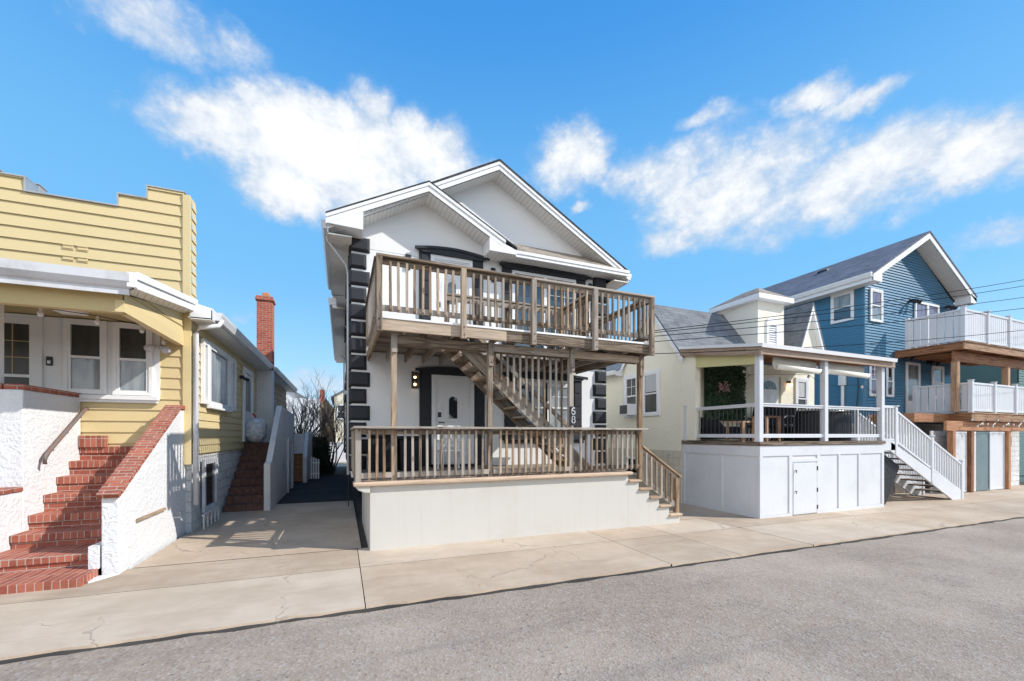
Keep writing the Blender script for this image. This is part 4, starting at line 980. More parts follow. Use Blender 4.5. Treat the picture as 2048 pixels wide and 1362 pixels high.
# twin flood light
mb = MB(); mb.tube([F2.p(-3.03, 3.42, 0), F2.p(-3.03, 3.42, .08)], .05, 12); fl = mb.build('flood_light', DIRTY_TRIM, YH)
for s, dz in ((-1, .0), (1, -.02)):
    mb = MB(); c = F2.p(-3.03, 3.42, .07); mb.tube([c, c + V(s * .06, -.03, .03), c + V(s * .09, -.05, .02)], .015, 6); mb.tube([c + V(s * .06, -.0, .03), c + V(s * .10, -.07, 0), c + V(s * .13, -.16, -.05 + dz)], [.02, .045, .065], 12); mb.build('lamp_head', DIRTY_TRIM, fl, smooth=True)
mb = MB(); mb.box(-6.6, -4.32, 8.22, HY - .04, 1.45, 1.62); mb.build('porch_floor', DIRTY_TRIM, YH)
# string lights under the porch eave
s_ = thing('string_lights', (-3.5, 8.0, 3.7), 'string of globe bulbs hung under the yellow porch ceiling', 'string lights')
pts = [V(-4.9, 7.5, 3.52), V(-4.42, 7.6, 3.60), V(-3.82, 7.75, 3.60), V(-3.28, 7.9, 3.58), V(-2.98, 8.5, 3.62), V(-2.92, 9.2, 3.58)]
mb = MB(); mb.tube(pts, .006, 5); mb.build('cord', DARK_METAL, s_)
for p in pts[:]:
    mb = MB(); mb.tube([p, p - Z * .04], .014, 8); lathe(mb, p, [(0, -.04), (.02, -.045), (.035, -.08), (.034, -.10), (.02, -.125), (0, -.13)], 10); mb.build('bulb', [BULB_OFF], s_, smooth=True)

# ------------------------------------------------------------------ front brick steps
BS = thing('brick_steps', (-3.5, 8.2, 0), 'red brick front steps between two rough white stucco cheek walls', 'steps')
SL = [(9.42, 1.65, -4.15, -2.9), (9.13, 1.42, -4.15, -2.9), (8.80, 1.19, -4.15, -2.9), (8.49, .95, -4.15, -2.9), (8.16, .70, -4.15, -2.9), (7.81, .49, -4.15, -2.9), (7.20, .30, -4.6, -3.01), (6.62, .13, -4.6, -2.90)]
for i, (y, zt, xa, xb) in enumerate(SL):
    yb = SL[i - 1][0] + .02 if i else 9.47
    zb = SL[i + 1][1] if i < 7 else -.08
    mb = MB(); h1 = min(.115, (zt - zb) * .55)
    mb.box(xa, xb, y - .02, yb, zt - h1, zt, 0); mb.box(xa + .002, xb - .002, y + .004, yb, zb - .3, zt - h1, 1)
    mb.build('step', [BRICK_ROW, BRICK_ST], BS, bevel=.007)
mb = MB(); mb.box(-4.14, -3.79, 9.36, 9.47, 1.64, 1.84, 0); mb.build('sill_course', BRICK_ROW, BS, bevel=.005)
mb = MB(); mb.prism([(-4.6, 6.57, -.06), (-2.88, 6.57, -.09), (-2.86, 6.66, -.09), (-2.88, 6.9, -.0), (-4.6, 6.9, .0)], (0, 0, .05)); mb.build('plinth', ROUGH_STUCCO, BS, bevel=.01)
mb = MB(); mb.prism([(-3.02, 6.98, -.1), (-2.69, 7.02, -.1), (-2.88, 6.72, -.1)], (0, 0, .14)); mb.prism([(-3.0, 7.0, -.1), (-2.9, 7.0, -.1), (-2.9, 7.0, .42), (-3.0, 7.0, .42)], (0, .5, 0)); mb.build('mortar_patch', ROUGH_STUCCO, BS)
# right cheek wall: sloped top
top = [(7.02, 1.10), (9.25, 2.36), (9.60, 2.36)]
mb = MB(); mb.prism([(-2.88, 7.02, -.3), (-2.88, 9.6, -.3), (-2.88, 9.6, 2.30), (-2.88, 9.25, 2.30), (-2.88, 7.02, 1.04)], (.18, 0, 0)); mb.build('cheek_wall', ROUGH_STUCCO, BS, bevel=.012)
mb = MB()
a = V(-2.79, 6.96, 1.06); b = V(-2.79, 9.26, 2.365); L = (b - a); n = int(L.length / .082)
for k in range(n):
    p = a + L * (k / n); q = a + L * ((k + .9) / n)
    mb.beam(p, q, .235 + random.uniform(-.006, .006), .065, grain=False)
for k in range(4): mb.box(-2.905, -2.675, 9.27 + k * .083, 9.27 + k * .083 + .074, 2.32, 2.39)
cp = mb.build('brick_cap', BRICK_ST, BS, bevel=.006)
mb = MB(); d = L.normalized(); mb.beam(a + d * .02 - Z * .004, b, .21, .055, grain=False); mb.build('mortar_bed', CONCRETE, cp)
mb = MB(); mb.box(-2.695, -2.665, 7.5, 8.5, .62, .66, L=Y); mb.build('ledge', COPING, BS)
mb = MB(); mb.tube([(-2.70, 8.95, .42), (-2.60, 8.95, .42), (-2.58, 8.95, .36)], .02, 8); mb.tube([(-2.60, 8.95, .43), (-2.60, 8.95, .50)], .01, 6); mb.tube([(-2.60, 8.91, .50), (-2.60, 8.99, .50)], .012, 6); mb.build('hose_tap', METAL, BS)
# left cheek wall with brick coping, handrail
mb = MB(); mb.box(-9.5, -4.152, 8.05, 8.22, -.3, 2.49); mb.box(-4.32, -4.15, 8.0501, HY - .04, -.3, 2.4901); mb.build('cheek_wall', ROUGH_STUCCO, BS, bevel=.012)
mb = MB()
y = 8.04
for k in range(6): mb.box(-4.345, -4.13, y + k * .245, y + k * .245 + .235, 2.492, 2.565)
for k in range(24): mb.box(-4.36 - k * .215 - .205, -4.36 - k * .215, 8.03, 8.24, 2.492, 2.565)
mb.build('brick_cap', BRICK_ST, BS, bevel=.007)
mb = MB(); mb.box(-9.5, -4.16, 7.20, 8.049, -.3, 1.06); mb.build('planter_wall', ROUGH_STUCCO, BS, bevel=.012)
mb = MB()
for k in range(4): mb.box(-4.37, -4.14, 7.19 + k * .215, 7.19 + k * .215 + .205, 1.062, 1.125)
mb.build('brick_cap', BRICK_ST, BS, bevel=.007)
pts = [V(-4.06, 9.44, 2.30), V(-4.06, 9.38, 2.29), V(-4.06, 8.42, 1.60), V(-4.06, 8.36, 1.54), V(-4.06, 8.33, 1.42)]
mb = MB(); mb.tube(pts, .028, 10)
hr = mb.build('handrail', RUST, BS, smooth=True)
for t in (.12, .5, .88):
    p = pts[1].lerp(pts[2], t); mb = MB(); mb.tube([p, p - Z * .06, V(-4.15, p.y, p.z - .10)], .010, 6); mb.build('bracket', DARK_METAL, hr)

# ------------------------------------------------------------------ side stairs in the alley
SS_ = thing('side_steps', (-2.1, 13, 0), 'dark brick side stairs up to the landing, beside the old white parapet wall', 'steps')
for i in range(9):
    y0 = 11.68 + i * .29; mb = MB(); mb.box(-2.585, -1.745, y0, y0 + .31 if i < 8 else 15.88, i * .18 - .2, (i + 1) * .18); mb.build('step', BRICK_OLD, SS_, bevel=.006)
mb = MB(); mb.prism([(-1.74, 11.62, -.2), (-1.74, 17.1, -.2), (-1.74, 17.1, 2.58), (-1.74, 13.75, 2.70), (-1.74, 11.9, 1.20), (-1.74, 11.62, 1.15)], (.14, 0, 0)); mb.build('parapet_wall', OLD_STUCCO, SS_, bevel=.015)
mb = MB(); mb.box(-2.62, -1.72, 11.45, 11.68, -.1, .02); mb.build('kerb', CONCRETE_D, SS_)
mb = MB(); mb.box(-2.138, -1.745, 15.9, 16.05, -.2, 2.48); mb.build('landing_wall', BRICK_WH, SS_)
mb = MB(); F3 = Fr((-1.60, 0, 0), Y, X); ring(mb, F3, 15.0, 16.3, -.05, 1.75, .12, -.01, .05, wb=.05); nd = mb.build('niche', OLD_STUCCO, SS_)
mb = MB(); F3.box(mb, 15.12, 16.18, .05, 1.63, -.01, .012); mb.build('niche_panel', DIRTY_TRIM, nd)
# full rubbish bag on the landing
world0()
rg = random.Random(3)
mb = MB(); n = 22; m_ = 12; c = V(-2.30, 14.05, 1.63); ringsv = []
for j in range(m_ + 1):
    t = j / m_; ph = math.pi * t; rr = .285 * math.sin(ph) ** .7; zz = .36 - .36 * math.cos(ph)
    ringsv.append([c + V((rr + rg.uniform(-.02, .02) * (rr > .05)) * math.cos(2 * math.pi * k / n), (rr + rg.uniform(-.02, .02) * (rr > .05)) * math.sin(2 * math.pi * k / n), zz) for k in range(n)])
for j in range(m_):
    for k in range(n): mb.poly([ringsv[j][k], ringsv[j][(k + 1) % n], ringsv[j + 1][(k + 1) % n], ringsv[j + 1][k]])
bagt = thing('rubbish_bag', c, 'full translucent rubbish bag with a red tie sitting at the top of the side stairs', 'bag')
mb.build('bag', PLASTIC, bagt, smooth=True)
mb = MB(); mb.tube([c + Z * .70, c + V(-.02, 0, .78), c + V(-.08, .02, .83)], [.03, .02, .035], 8); mb.build('tie', mk_emit('red_tie', (.5, .03, .03), 0.), bagt)

# ------------------------------------------------------------------ further down the alley
GG = thing('garage', (-1.6, 18.6, 0), 'low white rear garage with a brown boarded door behind the side stairs', 'garage')
mb = MB(); mb.box(-2.58, -1.39, 18.4, 22.5, 1.12, 1.9); mb.box(-2.58, -1.86, 18.4, 22.5, -.2, 1.12); mb.build('wall', BRICK_WH, GG)
mb = MB(); mb.box(-1.86, -1.39, 18.55, 18.62, -.1, 1.12, L=X); mb.build('door', bpy.data.materials['brown_stained_wood'], GG)
world0()
WG = thing('wing_wall', (-1.2, 18.3, 0), 'white sloping wing wall right of the rear garage door', 'wall')
mb = MB(); mb.prism([(-1.38, 17.9, -.2), (-1.38, 22, -.2), (-1.38, 22, 2.0), (-1.38, 19.0, 1.95), (-1.38, 17.9, 1.0)], (.14, 0, 0)); mb.build('wall', OLD_STUCCO, WG, bevel=.01)
GT = thing('garden_gate', (-1.1, 19.9, 0), 'small white picket gate against the wing wall beside the dark bush', 'gate')
for k in range(4): mb = MB(); mb.box(-1.20 + k * .09, -1.14 + k * .09, 19.4, 19.43, 0, .95 - .04 * k); mb.build('picket', WHITE_TRIM, GT)
mb = MB(); mb.box(-1.22, -.86, 19.44, 19.46, .2, .26); mb.box(-1.22, -.86, 19.44, 19.46, .65, .71); mb.build('cross_rail', WHITE_TRIM, GT)
VF = thing('vinyl_fence', (-.2, 30.6, 0), 'white vinyl fence closing the far end of the alley', 'fence')
mb = MB(); mb.box(-1.6, 1.6, 30.6, 30.64, .03, 1.30); mb.build('panel', WHITE_VINYL, VF)
mb = MB(); mb.box(-1.6, 1.6, 30.56, 30.68, 1.30, 1.38); mb.build('top_rail', WHITE_VINYL, VF)
for x in (-1.6, -.2, 1.6): mb = MB(); mb.box(x - .06, x + .06, 30.54, 30.7, 0, 1.43); mb.build('post', WHITE_VINYL, VF)
def plant(name, loc, lab, cat, h, spread, nbr, leafy=0, leafmat=None, seed=1, tip=.004, base=.03, lh=(0, 1.), lean=0, depth=4):
    t = thing(name, loc, lab, cat, None); rg = random.Random(seed); mb = MB(); lv = MB()
    L0 = V(loc)
    def grow(p, d, ln, r, dep):
        q = p + d * ln; mid = p.lerp(q, .5) + V(rg.uniform(-1, 1), rg.uniform(-1, 1), 0) * ln * .08
        mb.tube([p, mid, q], [r, r * .85, r * .65], 4 if dep < 3 else 5, cap=False)
        if dep <= 0: return
        for _ in range(rg.choice((2, 3)) if dep > 1 else rg.choice((2, 3, 3))):
            nd = (d + V(rg.uniform(-1, 1), rg.uniform(-1, 1), rg.uniform(-.15, .75)) * .62).normalized()
            grow(q if rg.random() < .6 else mid, nd, ln * rg.uniform(.6, .85), r * .62, dep - 1)
    for k in range(nbr):
        a = rg.uniform(0, 6.28); s = rg.uniform(0, spread)
        d = V(math.cos(a) * s * .5 + lean, math.sin(a) * s * .5, 1).normalized()
        grow(L0 + V(math.cos(a) * s * .25, math.sin(a) * s * .25, 0), d, h * .34 * rg.uniform(.8, 1.1), base, depth)
    if nbr: mb.build('trunk' if not leafy else 'stem', BARK, t)
    for _ in range(leafy):
        u = rg.random(); th = rg.uniform(0, 6.28); zz = lh[0] + (lh[1] - lh[0]) * u
        rr = spread * (1 - .55 * u ** 2) * rg.uniform(.25, 1.) * (1 + .25 * math.sin(th * 3 + zz * 6))
        c = L0 + V(rr * math.cos(th), rr * math.sin(th), zz); s = rg.uniform(.03, .07)
        e1 = V(rg.uniform(-1, 1), rg.uniform(-1, 1), rg.uniform(-1, 1)).normalized(); e2 = e1.cross(V(rg.uniform(-1, 1), rg.uniform(-1, 1), rg.uniform(-1, 1))).normalized()
        lv.poly([c - e1 * s, c + e2 * s * .5, c + e1 * s * 1.2, c - e2 * s * .5])
    if leafy: lv.build('foliage', leafmat, t, recalc=False)
    return t
plant('bush', (-.98, 21.6, 0), 'dark evergreen bush at the alley edge with bare twigs above it', 'bush', 2.4, .62, 7, 9500, LEAF, 5, lh=(0, 1.75))
plant('bare_shrub', (-.55, 21.9, 0), 'leafless thin-branched shrub leaning over the dark alley bush', 'shrub', 4.2, .9, 9, seed=11, lean=.12, base=.035, depth=5)
plant('bare_tree', (-2.1, 24.0, 0), 'leafless twiggy tree in front of the pale rear house', 'tree', 4.8, 1.3, 9, seed=21, base=.06, depth=5)
# houses behind the alley
def far_house(name, loc, lab, x0, x1, y0, y1, ze, zr, wallm, roofm, ridge='y', wins=()):
    t = thing(name, loc, lab, 'house', 'houses seen past the alley')
    mb = MB(); xm = (x0 + x1) / 2; ym = (y0 + y1) / 2
    if ridge == 'y':
        mb.prism([(x0, y0, 0), (x1, y0, 0), (x1, y0, ze), (xm, y0, zr), (x0, y0, ze)], (0, y1 - y0, 0)); mb.build('wall', wallm, t)
        s = (zr - ze) / (xm - x0); e = .25
        rf = MB(); rf.prism([(xm, y0 - .2, zr + .12), (x0 - e, y0 - .2, ze - s * e + .12), (x0 - e, y0 - .2, ze - s * e), (xm, y0 - .2, zr)], (0, y1 - y0 + .4, 0)); rf.prism([(xm, y0 - .2, zr + .12), (x1 + e, y0 - .2, ze - s * e + .12), (x1 + e, y0 - .2, ze - s * e), (xm, y0 - .2, zr)], (0, y1 - y0 + .4, 0)); rf.build('roof', roofm, t)
    else:
        mb.prism([(x0, y0, 0), (x0, y1, 0), (x0, y1, ze), (x0, ym, zr), (x0, y0, ze)], (x1 - x0, 0, 0)); mb.build('wall', wallm, t)
        s = (zr - ze) / (ym - y0); e = .25
        rf = MB()
        for ya, sg in ((y0, -1), (y1, 1)): rf.prism([(x0 - .15, ym, zr + .1), (x0 - .15, ya + sg * e, ze - s * e + .1), (x0 - .15, ya + sg * e, ze - s * e), (x0 - .15, ym, zr)], (x1 - x0 + .3, 0, 0))
        rf.build('roof', roofm, t)
    for (a, b, c, d) in wins:
        Fw = Fr((0, y0, 0), X, -Y); window(t, Fw, a, b, c, d, .06, GLASS)
    return t
far_house('rear_house', (-3, 33, 0), 'low rear house with a broad pale shingled roof behind the bare tree', -6.5, -1.65, 31, 39, 1.9, 4.5, DIRTY_TRIM, SH_LIGHT, 'x')
far_house('rear_house', (-4, 41, 0), 'far grey house whose small gable peeks over the pale shingled roof', -7.6, -2.7, 41, 48, 4.9, 6.4, DIRTY_TRIM, SH_GREY, 'y', [(-5.4, -4.9, 4.9, 5.5)])
hb = far_house('brown_house', (-1, 45, 0), 'distant brown house with a tall brick chimney at the end of the alley', -2.9, .1, 44, 54, 3.2, 5.3, bpy.data.materials['brown_siding'], SH_BROWN, 'y')
mb = MB(); mb.box(-2.05, -1.6, 47, 47.5, 4.2, 6.5); mb.build('chimney', BRICK_CH, hb)
far_house('narrow_house', (.6, 38, 0), 'cream narrow house just left of the black quoined corner at the alley end', -.55, 3.4, 37, 46, 5.0, 6.2, paint('cream_siding', (.70, .66, .52)), SH_GREY, 'y', [(-.3, .2, 3.2, 4.3)])
world0()

# ================================================================== CREAM COTTAGE
CX, CY = 8.87, 9.12
CC = thing('cream_cottage', (11.5, 9.1, 0), 'cream stucco cottage with grey shingled roof, louvred hip tower and small steep gable', 'house')
ct0, ct1 = 8.87, 14.6
mb = MB(); mb.prism([(ct0, CY, 1.40), (ct0, CY, 4.12), (ct0, 10.40, 5.78), (ct0, 11.75, 4.12), (ct0, 11.75, 1.40)], (ct1 - ct0, 0, 0)); mb.build('wall', CREAM_STUCCO, CC)
mb = MB(); mb.box(ct0, ct1, 11.76, 20, 1.40, 3.98); mb.build('rear_wall', CREAM_STUCCO, CC)
mb = MB(); mb.box(ct0 - .03, ct1 + .02, CY - .02, 19.9, -.4, 1.40); mb.build('foundation', BLOCK_CR, CC)
rf = MB(); rf.prism([(ct0 - .07, CY - .10, 4.10), (ct0 - .07, 10.40, 5.92), (ct0 - .07, 10.40, 5.84), (ct0 - .07, CY - .10, 4.02)], (ct1 - ct0 + .1, 0, 0)); rf.prism([(ct0 - .07, 11.9, 4.05), (ct0 - .07, 10.40, 5.92), (ct0 - .07, 10.40, 5.84), (ct0 - .07, 11.9, 3.97)], (ct1 - ct0 + .1, 0, 0)); CR = rf.build('roof', SH_GREY, CC)
mb = MB()
for ya, za in ((CY - .12, 4.01), (11.9, 3.97)): mb.prism([(ct0 - .085, 10.40, 5.86), (ct0 - .085, ya, za), (ct0 - .085, ya, za - .17), (ct0 - .085, 10.40, 5.67)], (.03, 0, 0))
mb.build('rake_fascia', WHITE_TRIM, CR, bevel=.004)
rf = MB(); rf.prism([(ct0 - .28, 11.8, 4.02), (11.7, 11.8, 5.2), (14.8, 11.8, 4.0), (14.8, 11.8, 3.93), (11.7, 11.8, 5.12), (ct0 - .28, 11.8, 3.95)], (0, 8.4, 0)); R2 = rf.build('rear_roof', SH_GREY, CC)
mb = MB(); gutter(mb, ct0 - .28, -1, 11.75, 20.2, 4.03, 3.90); mb.prism([(ct0 - .28, 11.76, 3.86), (ct0 + .02, 11.76, 3.86), (ct0 + .02, 11.76, 4.1), (ct0 - .28, 11.76, 4.0)], (0, .04, 0)); mb.build('gutter', WHITE_TRIM, R2)
FCs = Fr((CX, 0, 0), Y, -X); FC = Fr((0, CY, 0), X, -Y)
window(CC, FCs, 10.06, 10.66, 2.52, 3.74, .10, GLASS_DARK, sill=False, blind=.52)
wq = window(CC, FCs, 11.02, 11.56, 2.52, 3.74, .10, GLASS_DARK, sill=False, grid=(2, 2))
mb = MB(); FCs.box(mb, 11.06, 11.52, 2.50, 2.86, .0, .34); FCs.box(mb, 11.0, 11.06, 2.50, 2.86, .0, .06); ac = mb.build('air_conditioner', WHITE_TRIM, wq, bevel=.01)
mb = MB(); FCs.box(mb, 11.10, 11.48, 2.54, 2.82, .34, .348); mb.build('grille', DARK_METAL, ac)
mb = MB(); ring(mb, FCs, 10.9, 11.6, .55, 1.15, .08, .03, .06); bw = mb.build('window', WHITE_TRIM, CC)
mb = MB(); FCs.box(mb, 10.98, 11.52, .63, 1.07, .02, .045); mb.build('pane', GLASS, bw)
mb = MB(); mb.tube([(8.79, 9.5, 1.25), (8.74, 9.5, 1.25), (8.72, 9.5, 1.18)], .018, 8); mb.tube([(8.76, 9.46, 1.29), (8.76, 9.54, 1.29)], .01, 6); mb.build('hose_tap', METAL, CC)
# hip tower with louvre
tx0, tx1, ty0, ty1 = 11.92, 13.10, CY - .006, 10.6
mb = MB(); mb.box(tx0, tx1, ty0, ty1, 4.2, 6.02); TW = mb.build('tower', TOWER_STUCCO, CC)
mb = MB(); e = .14; cz = 6.06; e = .20; a = [(tx0 - e, ty0 - e), (tx1 + e, ty0 - e), (tx1 + e, ty1 + e), (tx0 - e, ty1 + e)]
pk0, pk1 = V(12.51, 9.55, 6.62), V(12.51, 10.1, 6.62); A = [V(x, y, cz + .12) for x, y in a]
mb.poly([A[0], A[1], pk0]); mb.poly([A[1], A[2], pk1, pk0]); mb.poly([A[2], A[3], pk1]); mb.poly([A[3], A[0], pk0, pk1]); mb.build('hip_roof', SH_BROWN, TW)
mb = MB(); mb.box(a[0][0], a[1][0], a[0][1], a[2][1], cz - .04, cz + .115); mb.build('fascia', WHITE_TRIM, TW, bevel=.008)
FT = Fr((0, ty0, 0), X, -Y)
mb = MB(); ring(mb, FT, 12.27, 12.78, 4.62, 5.36, .08, 0, .05); mb.prism([FT.p(u, w, 0) for u, w in [(12.27, 5.361), (12.78, 5.361)] + [(12.525 + .255 * math.cos(math.pi * k / 10), 5.361 + .2 * math.sin(math.pi * k / 10)) for k in range(1, 10)]], -Y * .05); FT.box(mb, 12.2, 12.85, 4.56, 4.62, 0, .09)
lv = mb.build('louvre', WHITE_TRIM, TW, bevel=.005)
mb = MB()
for k in range(9): z = 4.64 + k * .07; mb.hexa([FT.p(12.35, z, .04), FT.p(12.70, z, .04), FT.p(12.70, z, .01), FT.p(12.35, z, .01), FT.p(12.35, z + .02, .042), FT.p(12.70, z + .02, .042), FT.p(12.70, z + .075, .004), FT.p(12.35, z + .075, .004)])
mb.build('slat', DIRTY_TRIM, lv)
mb = MB(); FT.box(mb, 12.35, 12.70, 4.62, 5.28, 0, .005); mb.build('louvre_back', DARK_METAL, lv)
# steep small gable
mb = MB(); mb.prism([(13.66, CY - .03, 4.3), (14.94, CY - .03, 4.3), (14.30, CY - .03, 5.94)], (0, 1.2, 0)); SG = mb.build('small_gable', TOWER_STUCCO, CC)
mb = MB()
for xe in (13.58, 15.02): mb.prism([(14.30, CY - .16, 6.14), (xe, CY - .16, 4.28), (xe + (.09 if xe < 14 else -.09), CY - .16, 4.28), (14.30, CY - .16, 5.90)], (0, .13, 0))
mb.build('rake_fascia', WHITE_TRIM, SG, bevel=.004)
mb = MB()
mb.prism([(14.30, CY - .17, 6.20), (13.50, CY - .17, 4.26), (13.56, CY - .17, 4.26), (14.30, CY - .17, 6.12)], (0, 1.9, 0)); mb.prism([(14.30, CY - .17, 6.20), (15.10, CY - .17, 4.26), (15.04, CY - .17, 4.26), (14.30, CY - .17, 6.12)], (0, 1.9, 0)); mb.build('gable_roof', SH_GREY, SG)
# front door, window, lamp under the porch roof
mb = MB(); ring(mb, FC, 11.86, 13.02, 1.72, 3.80, .12, 0, .05, wb=.02); cd = mb.build('door', CREAM_STUCCO, CC, bevel=.004)
mb = MB(); FC.box(mb, 11.98, 12.82, 1.74, 3.68, 0, .025)
for i in range(2):
    for z0, z1 in ((1.9, 2.4), (2.5, 3.15)): ring(mb, FC, 12.06 + i * .37, 12.36 + i * .37, z0, z1, .025, .025, .035)
mb.build('door_leaf', WHITE_TRIM, cd, bevel=.003)
mb = MB(); mb.prism([FC.p(12.40 + .33 * math.cos(math.pi * k / 12), 3.28 + .27 * math.sin(math.pi * k / 12), .026) for k in range(13)], -Y * .008); mb.build('fan_light', GLASS, cd)
mb = MB()
for k in (1, 2, 3): an = math.pi * k / 4; mb.beam(FC.p(12.40, 3.28, .038), FC.p(12.40 + .33 * math.cos(an), 3.28 + .27 * math.sin(an), .038), .012, .018, up=-Y, grain=False)
mb.build('muntin', WHITE_TRIM, cd)
mb = MB(); mb.tube([FC.p(12.9, 2.65, .02), FC.p(12.9, 2.65, .08)], .03, 8); mb.build('handle', DARK_METAL, cd)
window(CC, FC, 13.72, 14.16, 2.45, 3.62, .10, GLASS_DARK, sill=False, blind=.5)
mb = MB(); mb.tube([FC.p(13.27, 3.55, 0), FC.p(13.27, 3.55, .08), FC.p(13.27, 3.50, .10)], .04, 8); lm = mb.build('porch_lamp', DARK_METAL, CC)
mb = MB(); lathe(mb, FC.p(13.31, 3.40, .10), [(0, 0), (.025, .01), (.04, .05), (.02, .09), (0, .09)], 10); mb.build('bulb', BULB_ON, lm, smooth=True)
mb = MB(); mb.box(8.875, 9.05, CY - .5, CY + .01, 1.71, 4.05); mb.build('porch_pier', CREAM_STUCCO, CC)

# ------------------------------------------------------------------ white covered porch in front of the cottage
px0, px1, py0, py1 = 8.87, 13.68, 6.73, 9.09
CP = thing('covered_porch', (11.2, 6.8, 0), 'white panelled porch with black metal railings and a lean-to timber roof', 'porch')
mb = MB(); mb.box(px0 + .02, px1 - .02, py0 + .02, py1, -.4, 1.58); mb.build('base', WHITE_VINYL, CP)
FPf = Fr((0, py0 + .02, 0), X, -Y); FPs = Fr((px0 + .02, 0, 0), Y, -X)
mb = MB(); gz = -.15
FPf.box(mb, px0 + .001, px1, 1.36, 1.60, 0, .022); FPf.box(mb, px0 + .001, 9.98, gz - .1, gz + .14, 0, .022); FPf.box(mb, 10.88, px1, gz - .1, gz + .14, 0, .022)
for a, b in ((px0 + .001, px0 + .10), (9.86, 9.98), (10.88, 11.0), (11.72, 11.80), (12.55, 12.63), (13.58, px1)): FPf.box(mb, a, b, gz + .14, 1.36, 0, .022)
FPf.box(mb, 9.98, 10.88, 1.20, 1.28, 0, .022)
mb.build('front_trim', WHITE_VINYL, CP, bevel=.004)
mb = MB(); FPs.box(mb, py0 + .001, py1, 1.36, 1.60, 0, .02); FPs.box(mb, py0 + .001, py1, gz - .1, gz + .16, 0, .02)
for a, b in ((py0 + .001, py0 + .07), (7.75, 7.83), (9.0, py1)): FPs.box(mb, a, b, gz + .16, 1.36, 0, .02)
mb.build('side_trim', WHITE_VINYL, CP, bevel=.004)
mb = MB(); FPf.box(mb, 10.0, 10.86, -.06, 1.17, .0, .03); hd = mb.build('hatch_door', WHITE_VINYL, CP, bevel=.006, )
hd['label'] = 'plain white access door in the porch base'
for z in (.98, .45, .03): mb = MB(); FPf.box(mb, 10.855, 10.89, z, z + .10, .02, .04); mb.build('hinge', DARK_METAL, hd)
for z in (1.0, .50): mb = MB(); mb.tube([FPf.p(10.07, z, .03), FPf.p(10.07, z, .06), FPf.p(10.05, z - .05, .065)], .014, 6); mb.build('latch', DARK_METAL, hd)
mb = MB(); mb.box(px0 - .03, px1 + .03, py0 - .03, py1, 1.61, 1.69, L=X); mb.build('deck_floor', DECK_WOOD, CP, bevel=.006)
for i, (x, y) in enumerate([(px0 + .06, py0 + .07), (11.26, py0 + .07), (13.66, py0 + .07)]):
    mb = MB(); mb.box(x - .065, x + .065, y - .065, y + .065, 1.69, 3.74); mb.build('porch_post', WHITE_VINYL, CP, bevel=.008)
mb = MB(); mb.box(px0 + .0, px0 + .10, py1 - .16, py1 - .06, 1.69, 2.64); mb.box(px0 - .02, px0 + .12, py1 - .18, py1 - .04, 2.64, 2.67); mb.build('rail_post', WHITE_VINYL, CP, bevel=.006)
bal = None
for (xa, ya, xb, yb) in ((px0 + .06, py0 + .14, px0 + .06, py1 - .16), (px0 + .13, py0 + .07, 11.19, py0 + .07), (11.33, py0 + .07, 13.59, py0 + .07)):
    mb = MB(); mb.beam((xa, ya, 2.575), (xb, yb, 2.575), .085, .03, grain=False); mb.beam((xa, ya, 2.535), (xb, yb, 2.535), .05, .05, grain=False); mb.build('top_rail', WHITE_VINYL, CP, bevel=.005)
    mb = MB(); mb.beam((xa, ya, 1.83), (xb, yb, 1.83), .05, .09, grain=False); mb.build('bottom_rail', WHITE_VINYL, CP, bevel=.005)
    ln = math.hypot(xb - xa, yb - ya); n = int(ln / .125)
    for k in range(1, n):
        x, y = xa + (xb - xa) * k / n, ya + (yb - ya) * k / n
        if bal is None:
            mb = MB(); mb.tube([(x, y, 1.87), (x, y, 2.52)], .010, 6); bal = mb.build('baluster', DARK_METAL, CP, loc=V(x, y, 1.87))
        else: rep(bal, 'baluster', (x, y, 1.87), CP)
# roof
rf = MB(); rf.prism([(px0 - .10, py0 - .12, 3.90), (px0 - .10, py1 + .02, 4.30), (px0 - .10, py1 + .02, 4.25), (px0 - .10, py0 - .12, 3.85)], (5.18, 0, 0)); RP = rf.build('porch_roof', DIRTY_TRIM, CP)
mb = MB(); mb.prism([(px0 - .12, py0 - .145, 3.83), (px0 - .12, py0 - .16, 3.92), (px0 - .12, py0 - .12, 3.925), (px0 - .12, py0 - .12, 3.83)], (5.24, 0, 0)); mb.prism([(px0 - .125, py0 - .14, 3.85), (px0 - .125, py0 - .14, 3.925), (px0 - .125, py1, 4.325), (px0 - .125, py1, 4.25)], (.02, 0, 0)); mb.build('gutter', WHITE_TRIM, RP)
mb = MB(); mb.box(px0 - .08, 14.04, py0 - .08, py0 - .035, 3.69, 3.845, L=X); mb.build('beam', FASCIA_WOOD, CP, bevel=.004)
mb = MB(); mb.prism([(px0 - .085, py0 - .09, 3.66), (px0 - .085, py0 - .09, 3.85), (px0 - .085, py1, 4.25), (px0 - .085, py1, 4.06)], (.045, 0, 0), L=V(0, 2.4, .4).normalized()); mb.build('side_beam', FASCIA_WOOD, CP, bevel=.004)
mb = MB()
for k in range(9): x = 9.3 + k * .58; mb.beam((x, py0, 3.80), (x, py1, 4.17), .04, .12)
mb.build('rafters', BROWN_WOOD, CP)
mb = MB(); mb.prism([(px0 + .03, py0 + .16, 3.50), (px0 + .03, 8.9, 3.70), (px0 + .03, 8.9, 4.05), (px0 + .03, py0 + .16, 3.72)], (.02, 0, 0)); mb.build('awning_valance', paint('olive_fabric', (.62, .58, .30), .8), CP)
